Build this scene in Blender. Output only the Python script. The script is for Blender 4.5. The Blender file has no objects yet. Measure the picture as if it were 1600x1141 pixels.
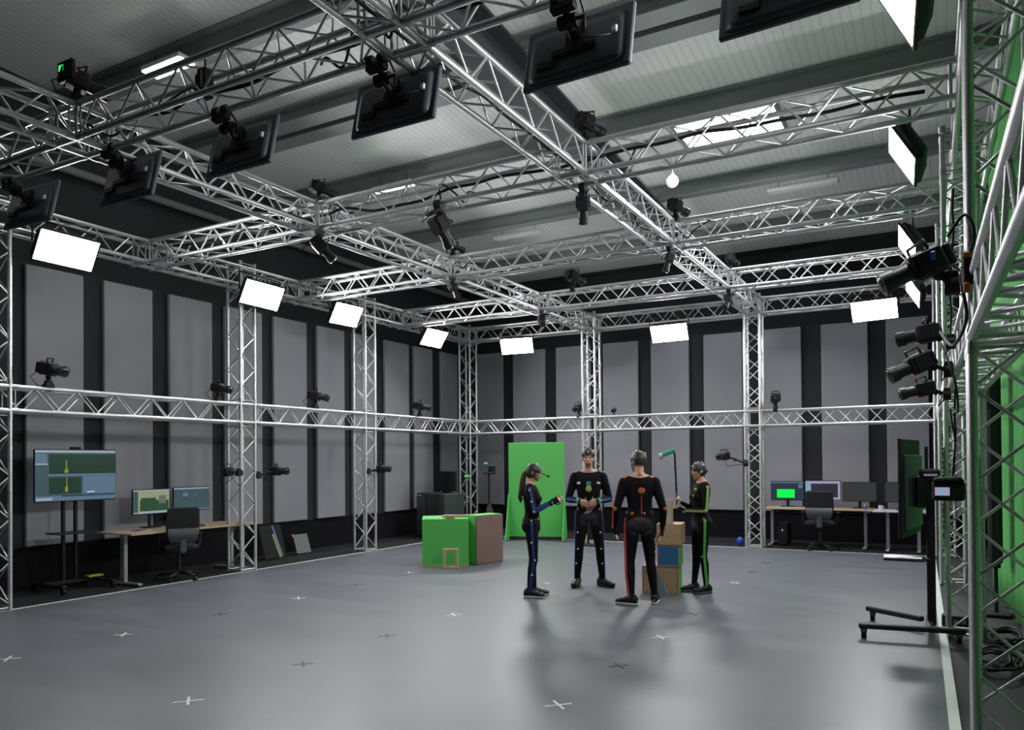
EXPO = 0.8
import bpy, math, random
from mathutils import Vector, Matrix, Euler
from mathutils.bvhtree import BVHTree
random.seed(7)
PI = math.pi
R = math.radians
scn = bpy.context.scene
COL = scn.collection

# ------------------------------------------------------------------ materials
def mat(name, col, rough=.5, metal=0., emit=None, es=1., noise=None, bump=None, spec=.5, coat=0.):
    m = bpy.data.materials.new(name); m.use_nodes = True
    nt = m.node_tree; b = nt.nodes['Principled BSDF']
    b.inputs['Base Color'].default_value = (*col, 1)
    b.inputs['Roughness'].default_value = rough
    b.inputs['Metallic'].default_value = metal
    b.inputs['Specular IOR Level'].default_value = spec
    b.inputs['Coat Weight'].default_value = coat
    if emit:
        b.inputs['Emission Color'].default_value = (*emit, 1)
        b.inputs['Emission Strength'].default_value = es
    if noise:
        sc, amt = noise
        tc = nt.nodes.new('ShaderNodeTexCoord'); n = nt.nodes.new('ShaderNodeTexNoise')
        n.inputs['Scale'].default_value = sc; n.inputs['Detail'].default_value = 4
        nt.links.new(tc.outputs['Object'], n.inputs['Vector'])
        mx = nt.nodes.new('ShaderNodeMix'); mx.data_type = 'RGBA'
        mx.inputs['A'].default_value = (*[c*(1-amt) for c in col], 1)
        mx.inputs['B'].default_value = (*[min(1, c*(1+amt)) for c in col], 1)
        nt.links.new(n.outputs['Fac'], mx.inputs['Factor'])
        nt.links.new(mx.outputs['Result'], b.inputs['Base Color'])
    if bump:
        sc, st = bump
        tc = nt.nodes.new('ShaderNodeTexCoord'); n = nt.nodes.new('ShaderNodeTexNoise')
        n.inputs['Scale'].default_value = sc
        bp = nt.nodes.new('ShaderNodeBump'); bp.inputs['Strength'].default_value = st; bp.inputs['Distance'].default_value = .01
        nt.links.new(tc.outputs['Object'], n.inputs['Vector'])
        nt.links.new(n.outputs['Fac'], bp.inputs['Height'])
        nt.links.new(bp.outputs['Normal'], b.inputs['Normal'])
    return m

M = {}
M['alu'] = mat('aluminium tube', (.66, .665, .67), .44, .93, noise=(9, .08))
M['alu_dull'] = mat('dull aluminium', (.50, .51, .52), .45, .9)
M['blackm'] = mat('black metal', (.018, .018, .02), .42, .3)
M['black'] = mat('black plastic', (.009, .009, .011), .55, spec=.3)
M['screenoff'] = mat('dark glossy screen', (.01, .012, .016), .12)
M['casing'] = mat('dark grey casing', (.075, .08, .10), .45)
M['darkcloth'] = mat('black cloth', (.016, .017, .018), .9)
M['wall'] = mat('charcoal wall', (.020, .021, .024), .85, noise=(1.5, .25), bump=(40, .2))
M['ledge'] = mat('grey steel', (.16, .17, .17), .5)
M['wood'] = mat('pale wood', (.48, .33, .18), .55, noise=(14, .18))
M['ply'] = mat('plywood', (.40, .26, .16), .6, noise=(6, .14))
M['desk'] = mat('beech desk top', (.56, .43, .28), .4, noise=(10, .08))
M['white'] = mat('off white', (.7, .7, .7), .5)
M['legm'] = mat('silver desk leg', (.42, .43, .43), .38, .6)
M['green'] = mat('chroma green paint', (.085, .43, .085), .7, noise=(2, .05))
M['greencloth'] = mat('chroma green cloth', (.085, .40, .09), .85)
M['brown'] = mat('brown board', (.17, .105, .085), .7, noise=(5, .1))
M['blue'] = mat('blue panel', (.03, .13, .30), .6)
M['suit'] = mat('black capture suit', (.006, .006, .0075), .85, spec=.15)
M['pad'] = mat('charcoal velcro pad', (.032, .030, .035), .9, spec=.2)
M['skin'] = mat('skin', (.52, .29, .21), .5)
M['lip'] = mat('lips', (.38, .13, .11), .5)
M['eye'] = mat('eye', (.03, .02, .015), .2)
M['hair'] = mat('brown hair', (.045, .018, .010), .6, bump=(60, .5))
M['hairdark'] = mat('dark hair', (.02, .013, .010), .6)
M['sole'] = mat('pale sole', (.55, .55, .52), .6)
M['marker'] = mat('grey reflective marker', (.55, .56, .55), .35)
for n, c in dict(sblue=(.012, .04, .20), sorange=(.42, .045, .012), sred=(.28, .022, .01), sgreen=(.10, .36, .045), syellow=(.45, .42, .05), steal=(.04, .30, .22), slime=(.24, .38, .07), sorg2=(.50, .10, .015)).items():
    M[n] = mat('coloured tape ' + n[1:], c, .6)
M['helmet'] = mat('dark grey helmet', (.03, .032, .036), .5)
M['tapew'] = mat('white floor tape', (.62, .66, .64), .5)
M['tapeb'] = mat('black floor tape', (.02, .02, .022), .5)
M['led'] = mat('lit diffuser', (.9, .9, .9), .5, emit=(1, .985, 1), es=62)
M['batten'] = mat('lit batten', (.9, .9, .9), .5, emit=(.93, 1, .95), es=30)
M['sky'] = mat('translucent roof light', (.9, .9, .9), .5, emit=(.95, .97, 1), es=14)
M['lampglow'] = mat('small lit lamp', (.9, .9, .9), .5, emit=(.85, .92, 1), es=.42)
M['red'] = mat('red led', (.5, .02, .02), .4, emit=(1, .06, .03), es=.45)
M['ledblue'] = mat('blue tag', (.02, .12, .6), .4)
M['redp'] = mat('red plastic', (.35, .02, .02), .5)
M['orange'] = mat('orange plastic', (.65, .12, .015), .5)
M['gled'] = mat('green read out', (.02, .3, .05), .4, emit=(.05, .9, .15), es=.8)
def scr(name, c, s=1.): M[name] = mat('screen ' + name, (.01, .01, .01), .25, emit=c, es=s*(1. if name == 's_key' else .5))
scr('s_bar', (.30, .38, .44)); scr('s_teal', (.045, .085, .10)); scr('s_dgreen', (.008, .035, .022)); scr('s_slate', (.10, .17, .25))
scr('s_yel', (.22, .30, .02)); scr('s_lgreen', (.12, .16, .11)); scr('s_beige', (.30, .32, .20)); scr('s_navy', (.02, .035, .06)); scr('s_key', (.0, .85, .04)); scr('s_lilac', (.35, .33, .48)); scr('s_dpurple', (.03, .025, .045)); scr('s_white', (.65, .7, .75)); scr('s_grey', (.035, .037, .038)); scr('s_sky', (.2, .42, .6)); scr('s_hill', (.02, .07, .03))

def floor_mat():
    m = bpy.data.materials.new('grey vinyl floor'); m.use_nodes = True
    nt = m.node_tree; b = nt.nodes['Principled BSDF']; N = nt.nodes.new; L = nt.links.new
    tc = N('ShaderNodeTexCoord'); mp = N('ShaderNodeMapping'); mp.inputs['Scale'].default_value = (.5, 1.6, 1); mp.inputs['Rotation'].default_value = (0, 0, R(18))
    n1 = N('ShaderNodeTexNoise'); n1.inputs['Scale'].default_value = 1.6; n1.inputs['Detail'].default_value = 8; n1.inputs['Roughness'].default_value = .62
    L(tc.outputs['Object'], mp.inputs['Vector']); L(mp.outputs['Vector'], n1.inputs['Vector'])
    r = N('ShaderNodeValToRGB'); r.color_ramp.elements[0].position = .3; r.color_ramp.elements[1].position = .75
    r.color_ramp.elements[0].color = (.086, .092, .107, 1); r.color_ramp.elements[1].color = (.130, .137, .156, 1)
    L(n1.outputs['Fac'], r.inputs['Fac']); L(r.outputs['Color'], b.inputs['Base Color'])
    r2 = N('ShaderNodeMapRange'); r2.inputs['To Min'].default_value = .34; r2.inputs['To Max'].default_value = .50
    L(n1.outputs['Fac'], r2.inputs['Value']); L(r2.outputs['Result'], b.inputs['Roughness'])
    return m
M['floor'] = floor_mat()
M['floordark'] = mat('dark outer floor', (.018, .019, .021), .7, noise=(2, .15))
M['acoustic'] = mat('grey acoustic fabric', (.31, .31, .34), .95, noise=(1.3, .13), bump=(300, .15))
M['purlin'] = mat('grey green steel beam', (.26, .285, .28), .55)
M['girder'] = mat('dark steel girder', (.05, .052, .065), .5)

M['darkstrip'] = mat('near black strip', (.007, .007, .009), .9, spec=.2)  # near-black tone of the strips that darken the wall foot
def roof_mat():
    m = bpy.data.materials.new('ribbed roof sheet'); m.use_nodes = True
    nt = m.node_tree; b = nt.nodes['Principled BSDF']; N = nt.nodes.new; L = nt.links.new
    b.inputs['Roughness'].default_value = .45
    tc = N('ShaderNodeTexCoord'); w = N('ShaderNodeTexWave'); w.wave_type = 'BANDS'; w.bands_direction = 'X'
    w.inputs['Scale'].default_value = 3.0; w.inputs['Distortion'].default_value = 0
    L(tc.outputs['Object'], w.inputs['Vector'])
    r = N('ShaderNodeValToRGB'); r.color_ramp.elements[0].position = .02; r.color_ramp.elements[1].position = .22
    r.color_ramp.elements[0].color = (.74, .76, .74, 1); r.color_ramp.elements[1].color = (.85, .87, .84, 1)
    L(w.outputs['Fac'], r.inputs['Fac']); L(r.outputs['Color'], b.inputs['Base Color'])
    bp = N('ShaderNodeBump'); bp.inputs['Strength'].default_value = .35; bp.inputs['Distance'].default_value = .02
    L(r.outputs['Color'], bp.inputs['Height']); L(bp.outputs['Normal'], b.inputs['Normal'])
    return m
M['roof'] = roof_mat()

# ------------------------------------------------------------------ mesh builder
class MB:
    def __init__(s): s.v = []; s.f = []; s.m = []; s.sm = []
    def add(s, vs, fs, mi=0, smooth=False):
        o = len(s.v); s.v += [tuple(v) for v in vs]
        for f in fs: s.f.append([i + o for i in f]); s.m.append(mi); s.sm.append(smooth)
        return s
    def box(s, c, d, rot=None, mi=0):
        c = Vector(c); x, y, z = [k/2 for k in d]
        vs = [Vector((a*x, b*y, e*z)) for a in (-1, 1) for b in (-1, 1) for e in (-1, 1)]
        if rot is not None: vs = [rot @ v for v in vs]
        return s.add([c + v for v in vs], [(0, 1, 3, 2), (4, 6, 7, 5), (0, 4, 5, 1), (2, 3, 7, 6), (0, 2, 6, 4), (1, 5, 7, 3)], mi)
    def bbox(s, a, b, mi=0):
        return s.box([(p+q)/2 for p, q in zip(a, b)], [abs(q-p) for p, q in zip(a, b)], None, mi)
    def rbox(s, c, d, r=.01, rot=None, mi=0):          # box with chamfered edges
        c = Vector(c); h = [k/2 for k in d]; r = min(r, *[k*.49 for k in h]); vs = []; idx = {}
        for a in (-1, 1):
            for b in (-1, 1):
                for e in (-1, 1):
                    for ax in range(3):
                        p = [a*(h[0]-r), b*(h[1]-r), e*(h[2]-r)]; p[ax] = (a, b, e)[ax]*h[ax]
                        idx[(a, b, e, ax)] = len(vs); vs.append(Vector(p))
        fs = []
        for ax in range(3):
            o = [i for i in range(3) if i != ax]
            for sg in (-1, 1):
                q = []
                for u, w in ((-1, -1), (1, -1), (1, 1), (-1, 1)):
                    k = [0, 0, 0]; k[ax] = sg; k[o[0]] = u; k[o[1]] = w; q.append(idx[(*k, ax)])
                fs.append(q)
        for ax in range(3):
            o = [i for i in range(3) if i != ax]
            for u in (-1, 1):
                for w in (-1, 1):
                    k0 = [0, 0, 0]; k1 = [0, 0, 0]
                    for k, sg in ((k0, -1), (k1, 1)): k[ax] = sg; k[o[0]] = u; k[o[1]] = w
                    fs.append([idx[(*k0, o[0])], idx[(*k1, o[0])], idx[(*k1, o[1])], idx[(*k0, o[1])]])
        for a in (-1, 1):
            for b in (-1, 1):
                for e in (-1, 1): fs.append([idx[(a, b, e, k)] for k in range(3)])
        if rot is not None: vs = [rot @ v for v in vs]
        return s.add([c+v for v in vs], fs, mi)
    def tube(s, p0, p1, r0, r1=None, n=10, caps=True, mi=0, smooth=True):
        r1 = r0 if r1 is None else r1
        p0 = Vector(p0); p1 = Vector(p1); d = (p1-p0)
        if d.length < 1e-7: return s
        d.normalize(); a = d.orthogonal().normalized(); b = d.cross(a)
        vs = []; fs = []
        for p, r in ((p0, r0), (p1, r1)):
            for i in range(n):
                t = 2*PI*i/n; vs.append(p + a*(r*math.cos(t)) + b*(r*math.sin(t)))
        s.add(vs, [(i, (i+1) % n, n+(i+1) % n, n+i) for i in range(n)], mi, smooth)
        if caps:
            s.add(vs[:n], [tuple(range(n))[::-1]], mi); s.add(vs[n:], [tuple(range(n))], mi)
        return s
    def path(s, pts, r, n=8, mi=0):
        pts = [Vector(p) for p in pts]; vs = []; fs = []; a = None
        for i, p in enumerate(pts):
            d = (pts[min(i+1, len(pts)-1)] - pts[max(i-1, 0)]).normalized()
            if a is None: a = d.orthogonal().normalized()
            else: a = (a - d*a.dot(d)).normalized()
            b = d.cross(a); rr = r[i] if isinstance(r, (list, tuple)) else r
            for k in range(n):
                t = 2*PI*k/n; vs.append(p + a*(rr*math.cos(t)) + b*(rr*math.sin(t)))
        for i in range(len(pts)-1):
            for k in range(n): fs.append((i*n+k, i*n+(k+1) % n, (i+1)*n+(k+1) % n, (i+1)*n+k))
        fs.append(tuple(range(n))[::-1]); fs.append(tuple(range((len(pts)-1)*n, len(pts)*n)))
        return s.add(vs, fs, mi, True)
    def loft(s, rings, n=20, mi=0, caps=True, power=2.):   # rings: (centre, xvec, yvec)
        vs = []; fs = []
        for c, xv, yv in rings:
            c = Vector(c); xv = Vector(xv); yv = Vector(yv)
            for k in range(n):
                t = 2*PI*k/n; ct, st = math.cos(t), math.sin(t); e = 2/power
                vs.append(c + xv*(abs(ct)**e*(1 if ct > 0 else -1)) + yv*(abs(st)**e*(1 if st > 0 else -1)))
        m = len(rings)
        for i in range(m-1):
            for k in range(n): fs.append((i*n+k, i*n+(k+1) % n, (i+1)*n+(k+1) % n, (i+1)*n+k))
        if caps: fs.append(tuple(range(n))[::-1]); fs.append(tuple(range((m-1)*n, m*n)))
        return s.add(vs, fs, mi, True)
    def ell(s, c, r, nu=16, nv=10, rot=None, mi=0, t0=0., t1=PI):
        c = Vector(c); r = (r, r, r) if isinstance(r, (int, float)) else r; vs = []; fs = []
        for j in range(nv+1):
            th = t0 + (t1-t0)*j/nv
            for i in range(nu):
                ph = 2*PI*i/nu
                v = Vector((r[0]*math.sin(th)*math.cos(ph), r[1]*math.sin(th)*math.sin(ph), r[2]*math.cos(th)))
                if rot is not None: v = rot @ v
                vs.append(c+v)
        for j in range(nv):
            for i in range(nu): fs.append((j*nu+i, (j+1)*nu+i, (j+1)*nu+(i+1) % nu, j*nu+(i+1) % nu))
        return s.add(vs, fs, mi, True)
    def build(s, name, m, parent=None, merge=False):
        me = bpy.data.meshes.new(name); me.from_pydata(s.v, [], s.f)
        for k in (m if isinstance(m, (list, tuple)) else [m]): me.materials.append(M[k] if isinstance(k, str) else k)
        me.polygons.foreach_set('material_index', s.m); me.polygons.foreach_set('use_smooth', s.sm)
        me.validate(); me.update()
        if merge:
            import bmesh
            bm = bmesh.new(); bm.from_mesh(me); bmesh.ops.remove_doubles(bm, verts=bm.verts, dist=1e-5)
            bmesh.ops.recalc_face_normals(bm, faces=bm.faces); bm.to_mesh(me); bm.free()
        o = bpy.data.objects.new(name, me); COL.objects.link(o)
        if parent is not None: o.parent = parent
        return o

def tag(o, label=None, cat=None, group=None, kind=None):
    if label: o['label'] = label
    if cat: o['category'] = cat
    if group: o['group'] = group
    if kind: o['kind'] = kind
    return o
def thing(name, label, cat, loc=(0, 0, 0), rz=0., group=None, rot=None):
    o = bpy.data.objects.new(name, None); o.empty_display_size = .1; COL.objects.link(o)
    if rot is not None:
        o.matrix_world = Matrix.Translation(loc) @ rot.to_4x4()
    else: o.location = loc; o.rotation_euler = (0, 0, rz)
    return tag(o, label, cat, group)
def struct(name, mb, m):
    o = mb.build(name, m); o['kind'] = 'structure'; return o
def dup(root, loc=None, rz=None, label=None, group=None, rot=None, scale=None):
    def cp(o, par):
        c = o.copy(); COL.objects.link(c)
        if par is not None: c.parent = par
        for ch in [k for k in bpy.data.objects if k.parent == o and k != c]: cp(ch, c)
        return c
    r = cp(root, None)
    if rot is not None: r.matrix_world = Matrix.Translation(loc) @ rot.to_4x4()
    else:
        if loc is not None: r.location = loc
        if rz is not None: r.rotation_euler = (0, 0, rz)
    if scale is not None: r.scale = (scale,)*3
    if label: r['label'] = label
    if group: r['group'] = group
    return r

# ------------------------------------------------------------------ room shell
WX, WY, XR_W, YF = -10.8, 16.9, 2.6, -2.2
rz_at = lambda y: 6.15 + .07*(WY - y)
b = MB(); b.bbox((WX-.2, YF-.2, -.2), (XR_W+.2, WY+.2, -.012)); struct('floor', b, 'floordark')
xr = lambda y: .057 - .0215*(y - 5.38)          # line of the right hand tape
b = MB()
yy = [YF, 14.953]
b.add([(-9.433, yy[0], -.012), (xr(yy[0]), yy[0], -.012), (xr(yy[1]), yy[1], -.012), (-9.433, yy[1], -.012), (-9.433, yy[0], 0), (xr(yy[0]), yy[0], 0), (xr(yy[1]), yy[1], 0), (-9.433, yy[1], 0)],
      [(0, 3, 2, 1), (4, 5, 6, 7), (0, 1, 5, 4), (1, 2, 6, 5), (2, 3, 7, 6), (3, 0, 4, 7)])
struct('floor', b, 'floor')
H0, H1 = rz_at(YF), rz_at(WY)
def wallpoly(name, pts2, ax, v, th, m):
    n = len(pts2); vs = []
    for dv in (0, th):
        for p, q in pts2: vs.append((v+dv, p, q) if ax == 'x' else (p, v+dv, q))
    fs = [tuple(range(n)), tuple(range(n, 2*n))[::-1]] + [(i, (i+1) % n, n+(i+1) % n, n+i) for i in range(n)]
    struct(name, MB().add(vs, fs), m)
wallpoly('wall_left', [(YF, 0), (WY, 0), (WY, H1), (YF, H0)], 'x', WX-.2, .2, 'wall')
wallpoly('wall_right', [(YF, 0), (WY, 0), (WY, H1), (YF, H0)], 'x', XR_W, .2, 'wall')
wallpoly('wall_back', [(WX, 0), (XR_W, 0), (XR_W, H1), (WX, H1)], 'y', WY, .2, 'wall')
wallpoly('wall_front', [(WX, 0), (XR_W, 0), (XR_W, H0), (WX, H0)], 'y', YF-.2, .2, 'wall')
b = MB(); b.add([(WX-.2, YF-.2, rz_at(YF-.2)), (XR_W+.2, YF-.2, rz_at(YF-.2)), (XR_W+.2, WY+.2, rz_at(WY+.2)), (WX-.2, WY+.2, rz_at(WY+.2))] +
                [(WX-.2, YF-.2, rz_at(YF-.2)+.12), (XR_W+.2, YF-.2, rz_at(YF-.2)+.12), (XR_W+.2, WY+.2, rz_at(WY+.2)+.12), (WX-.2, WY+.2, rz_at(WY+.2)+.12)],
                [(0, 3, 2, 1)[::-1], (4, 5, 6, 7), (0, 1, 5, 4), (1, 2, 6, 5), (2, 3, 7, 6), (3, 0, 4, 7)])
struct('ceiling', b, 'roof')
# purlins (I sections) across the roof
def ibeam(y, h, w, x0=WX, x1=XR_W, name='purlin', m='purlin'):
    z = rz_at(y) - .004; t = .014; b = MB()
    b.bbox((x0, y-w/2, z-t), (x1, y+w/2, z)); b.bbox((x0, y-t/2, z-h+t), (x1, y+t/2, z-t)); b.bbox((x0, y-w/2, z-h), (x1, y+w/2, z-h+t))
    return b
bn = ['nearest to the camera', 'second from the camera', 'third from the camera', 'fourth from the camera', 'fifth from the camera', 'above the two far work desks', 'hard against the back wall']
for i, (y, h, w) in enumerate([(4.45, .26, .2), (6.35, .28, .22), (8.15, .22, .3), (8.62, .16, .3), (10.35, .28, .22), (12.95, .24, .2), (15.3, .24, .2)]):
    o = ibeam(y, h, w).build('trim_%d' % (i+1), 'purlin'); o['kind'] = 'structure'
# main girder running down the roof slope
b = MB(); x0, x1 = -4.62, -4.20; t = .03
def slab(b, xa, xb, d0, d1):
    vs = [(x, y, rz_at(y)-.03-d) for y in (YF, WY) for d in (d0, d1) for x in (xa, xb)]
    b.add(vs, [(0, 1, 3, 2), (4, 6, 7, 5), (0, 4, 5, 1), (2, 3, 7, 6), (0, 2, 6, 4), (1, 5, 7, 3)])
slab(b, x0, x1, .26, .30); slab(b, (x0+x1)/2-.02, (x0+x1)/2+.02, .30, .62); slab(b, x0, x1, .62, .66)
struct('trim_8', b, 'girder')
b = MB(); b.tube((-10.62, 3, 5.8), (-10.62, WY, 5.8), .06, n=10); struct('trim_9', b, 'ledge')
b = MB(); b.bbox((WX, 16.78, 5.62), (XR_W, WY, 6.02)); struct('trim_10', b, 'darkcloth')
# roof light
zc = lambda y, d: rz_at(y)-d
b = MB(); b.add([(-3.32, 10.75, zc(10.75, .01)), (-1.94, 10.75, zc(10.75, .01)), (-1.94, 11.75, zc(11.75, .01)), (-3.32, 11.75, zc(11.75, .01))], [(0, 1, 2, 3)[::-1]])
o = struct('window_1', b, 'sky')
b = MB()
for (xa, ya), (xb, yb) in (((-3.36, 10.71), (-1.90, 10.75)), ((-3.36, 11.75), (-1.90, 11.79)), ((-3.36, 10.75), (-3.32, 11.75)), ((-1.94, 10.75), (-1.90, 11.75))):
    zt = rz_at(ya); b.bbox((xa, ya, rz_at(yb)-.05), (xb, yb, zt+.0))
b.build('window_frame', 'ledge', o)

b = MB(); b.bbox((WX, YF, -.011), (WX+.02, WY-.02, .565)); struct('dark_strip_left', b, 'darkstrip')  # strips added on the left and back walls to darken them below the panels
b = MB(); b.bbox((WX, WY-.02, -.011), (XR_W, WY, .57)); struct('dark_strip_back', b, 'darkstrip')
# acoustic panels
LP = [(5.856, 6.653), (6.962, 7.762), (8.058, 8.885), (9.15, 9.98), (10.252, 11.103), (11.383, 12.183), (12.43, 13.22), (13.496, 14.385), (14.581, 15.331), (15.683, 16.427)]
LL = ['behind the big screen on its trolley', 'between the trolley screen and the left desk monitors', 'behind the left desk monitors and office chair', 'behind the tower at the left desk end',
      'behind the small camera beside the leaning boards', 'above the small leaning grey board', 'directly behind the second truss tower', 'right of the second truss tower', 'next to last before the far corner', 'last before the corner, behind the corner cabinet']
def panel(name, label, lo, hi, group):
    b = MB(); b.rbox([(p+q)/2 for p, q in zip(lo, hi)], [q-p for p, q in zip(lo, hi)], .012)
    return tag(b.build(name, 'acoustic'), label, 'acoustic panel', group)
for (y0, y1), l in zip(LP, LL):
    panel('acoustic_panel', 'grey acoustic panel on the left wall ' + l, (WX+.005, y0, .575), (WX+.075, y1, 4.385), 'acoustic panels on the left wall')
BP = [(-10.403, -9.644), (-9.348, -8.45), (-8.154, -7.25), (-6.93, -6.063), (-5.756, -4.882), (-4.552, -3.721), (-3.385, -2.52), (-2.133, -1.261), (-.937, -.203), (.15, .95)]
BL = ['first one right of the corner tower', 'behind the left half of the green board', 'behind the right edge of the green board', 'right of the tower behind the man facing us', 'behind the raised pole prop', 'behind the person in green tape',
      'above the monitor with the green rectangle', 'above the middle monitors of the far desk', 'above the far right desk, beside the side-on screen', 'behind the right hand truss row']
for (x0, x1), l in zip(BP, BL):
    panel('acoustic_panel', 'grey acoustic panel on the back wall ' + l, (x0, WY-.075, .585), (x1, WY-.005, 4.42), 'acoustic panels on the back wall')

# ------------------------------------------------------------------ trusses
W = .28; CR = .0255; LR = .0098
def truss(name, label, origin, xdir, ydir, L, group=None, joints=(), phase=0, period=.5, ends=True, cat='truss'):
    x = Vector(xdir).normalized(); y = Vector(ydir).normalized(); z = x.cross(y)
    rot = Matrix((x, y, z)).transposed()
    t = thing(name, label, cat, origin, rot=rot, group=group)
    for cy, cz in ((0, 0), (W, 0), (0, W), (W, W)):
        b = MB(); b.tube((0, cy, cz), (L, cy, cz), CR, n=12)
        b.build('chord', 'alu', t)
    js = sorted(joints)
    spans = []; s0 = .06
    for j in js: spans.append((s0, j-.02)); s0 = j+W+.02
    spans.append((s0, L-.06))
    faces = [lambda u, k: (u, 0, W*k), lambda u, k: (u, W, W*(1-k)), lambda u, k: (u, W*k, 0), lambda u, k: (u, W*(1-k), W)]
    for f in faces:
        for a, e in spans:
            if e-a < .15: continue
            b = MB(); n = max(1, round((e-a)/(period/2))); st = (e-a)/n
            for i in range(n):
                k0 = (i+phase) % 2; p = Vector(f(a+i*st, k0)); q = Vector(f(a+(i+1)*st, 1-k0))
                b.tube(p, q, LR, n=6, caps=False)
            b.build('lacing', 'alu', t)
    pts = [v for j in js for v in (j, j+W)]
    if ends: pts += [.03, L-.03]
    for u in pts:
        b = MB(); c = [(u, 0, 0), (u, W, 0), (u, W, W), (u, 0, W)]
        for i in range(4): b.tube(c[i], c[(i+1) % 4], .0135, n=8, caps=False)
        b.build('cross_frame', 'alu', t)
    # coupler collars where modules bolt together
    for u in [k for j in js for k in (j-.06, j+W+.06)]:
        b = MB()
        for i, (cy, cz) in enumerate(((0, 0), (W, 0), (W, W), (0, W))):
            b.tube((u-.03, cy, cz), (u+.03, cy, cz), CR+.004, n=10)
            c2 = ((0, 0), (W, 0), (W, W), (0, W))[(i+1) % 4]; b.tube((u, cy, cz), (u, c2[0], c2[1]), .0085, n=6, caps=False)
        b.build('coupler', 'alu_dull', t)
    return t
XL, YB = -9.433, 14.953
ZM, ZT = 2.312, 4.442
XRt = lambda y: .145 - .0215*(y - 4.7)          # inner face of the right hand truss row
RD = Vector((-.0215, 1, 0)).normalized()
G1, G2 = -6.356, -2.948
TY = [3.88, 6.777, 9.572, 12.486]
X0 = XL - W
tl = ['cross truss nearest the camera, carrying the row of hanging screens', 'second cross truss from the camera', 'third cross truss from the camera', 'fourth cross truss from the camera, nearest the back wall truss']
for y, l in zip(TY, tl):
    x1 = XRt(y)+.02
    truss('ceiling_truss', 'silver aluminium ' + l, (X0, y, ZT), (1, 0, 0), (0, 1, 0), x1-X0, 'ceiling cross trusses', joints=(.0, G1-W-X0, G2-W-X0))
jl = [y-.4 for y in TY]
truss('ceiling_truss', 'silver lengthwise ceiling truss on the left, ending above the man facing us', (G1, .4, ZT), (0, 1, 0), (-1, 0, 0), YB+W-.4, 'lengthwise ceiling trusses', joints=jl+[YB-.4])
truss('ceiling_truss', 'silver lengthwise ceiling truss through the middle of the picture, ending above the rear right tower', (G2, .4, ZT), (0, 1, 0), (-1, 0, 0), YB+W-.4, 'lengthwise ceiling trusses', joints=jl+[YB-.4])
truss('ceiling_truss', 'silver ceiling edge truss along the left wall, holding the left lit panels', (XL, 3.2, ZT), (0, 1, 0), (-1, 0, 0), YB+W-3.2, None, joints=[y-3.2 for y in TY]+[YB-3.2])
truss('ceiling_truss', 'silver ceiling edge truss along the back wall', (X0, YB, ZT), (1, 0, 0), (0, 1, 0), XRt(YB)+W-X0, None, joints=(G1-W-X0, G2-W-X0))
truss('ceiling_truss', 'silver ceiling edge truss along the right side above the green drape', (XRt(2.5)+W, 2.5, ZT), RD, (-1, .0, 0), 12.75, None)
truss('wall_truss', 'silver waist-high rail truss along the left wall above the trolley screen', (XL, 3.2, ZM), (0, 1, 0), (-1, 0, 0), YB+W-3.2, 'mid height rail trusses', joints=[4.685-3.2, 8.334-3.2, 11.28-3.2])
truss('wall_truss', 'silver mid-height rail truss along the back wall behind the four people', (X0, YB, ZM), (1, 0, 0), (0, 1, 0), XRt(YB)-X0+.03, 'mid height rail trusses', joints=(G1-W-X0, G2-W-X0))
truss('wall_truss', 'silver mid-height rail truss at the right edge, coming towards the camera', (XRt(1.2)+W, 1.2, ZM), RD, (-1, -.0215, 0), 13.9, 'mid height rail trusses')
truss('wall_truss', 'short silver side truss leaving the nearest right tower towards the drape', (.46, 4.7, ZM), (1, 0, 0), (0, 1, 0), 2.1, None)
HT = ZT + W
def tower(x, y, label, group):
    return truss('truss_tower', label, (x, y, 0), (0, 0, 1), (1, 0, 0), HT, group, joints=(ZM, ZT-.001), cat='truss tower')
GT = 'truss towers standing round the stage'
tower(X0, 4.685, 'silver box truss tower cut by the left picture edge', GT)
tower(X0, 8.334, 'silver box truss tower at the right end of the left desk', GT)
tower(X0, 11.28, 'silver box truss tower on the left wall between the grey board and the green box', GT)
tower(X0, YB, 'silver box truss tower in the far left corner beside the black cabinet', GT)
tower(G1-W+.02, YB, 'silver box truss tower on the back wall behind the man facing us', GT)
tower(G2-W-.03, YB, 'silver box truss tower on the back wall right of the person in green tape', GT)
tower(XRt(4.7), 4.69, 'large silver box truss tower closest to the camera at the right edge', GT)
tower(XRt(8.33)-.03, 8.334, 'silver box truss tower on the right behind the black display cart', GT)
tower(XRt(12)-.01, 11.75, 'silver box truss tower on the right side, third from the camera', GT)
tower(XRt(YB)-.02, YB, 'silver box truss tower in the far right corner behind the side-on screen', GT)

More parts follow.
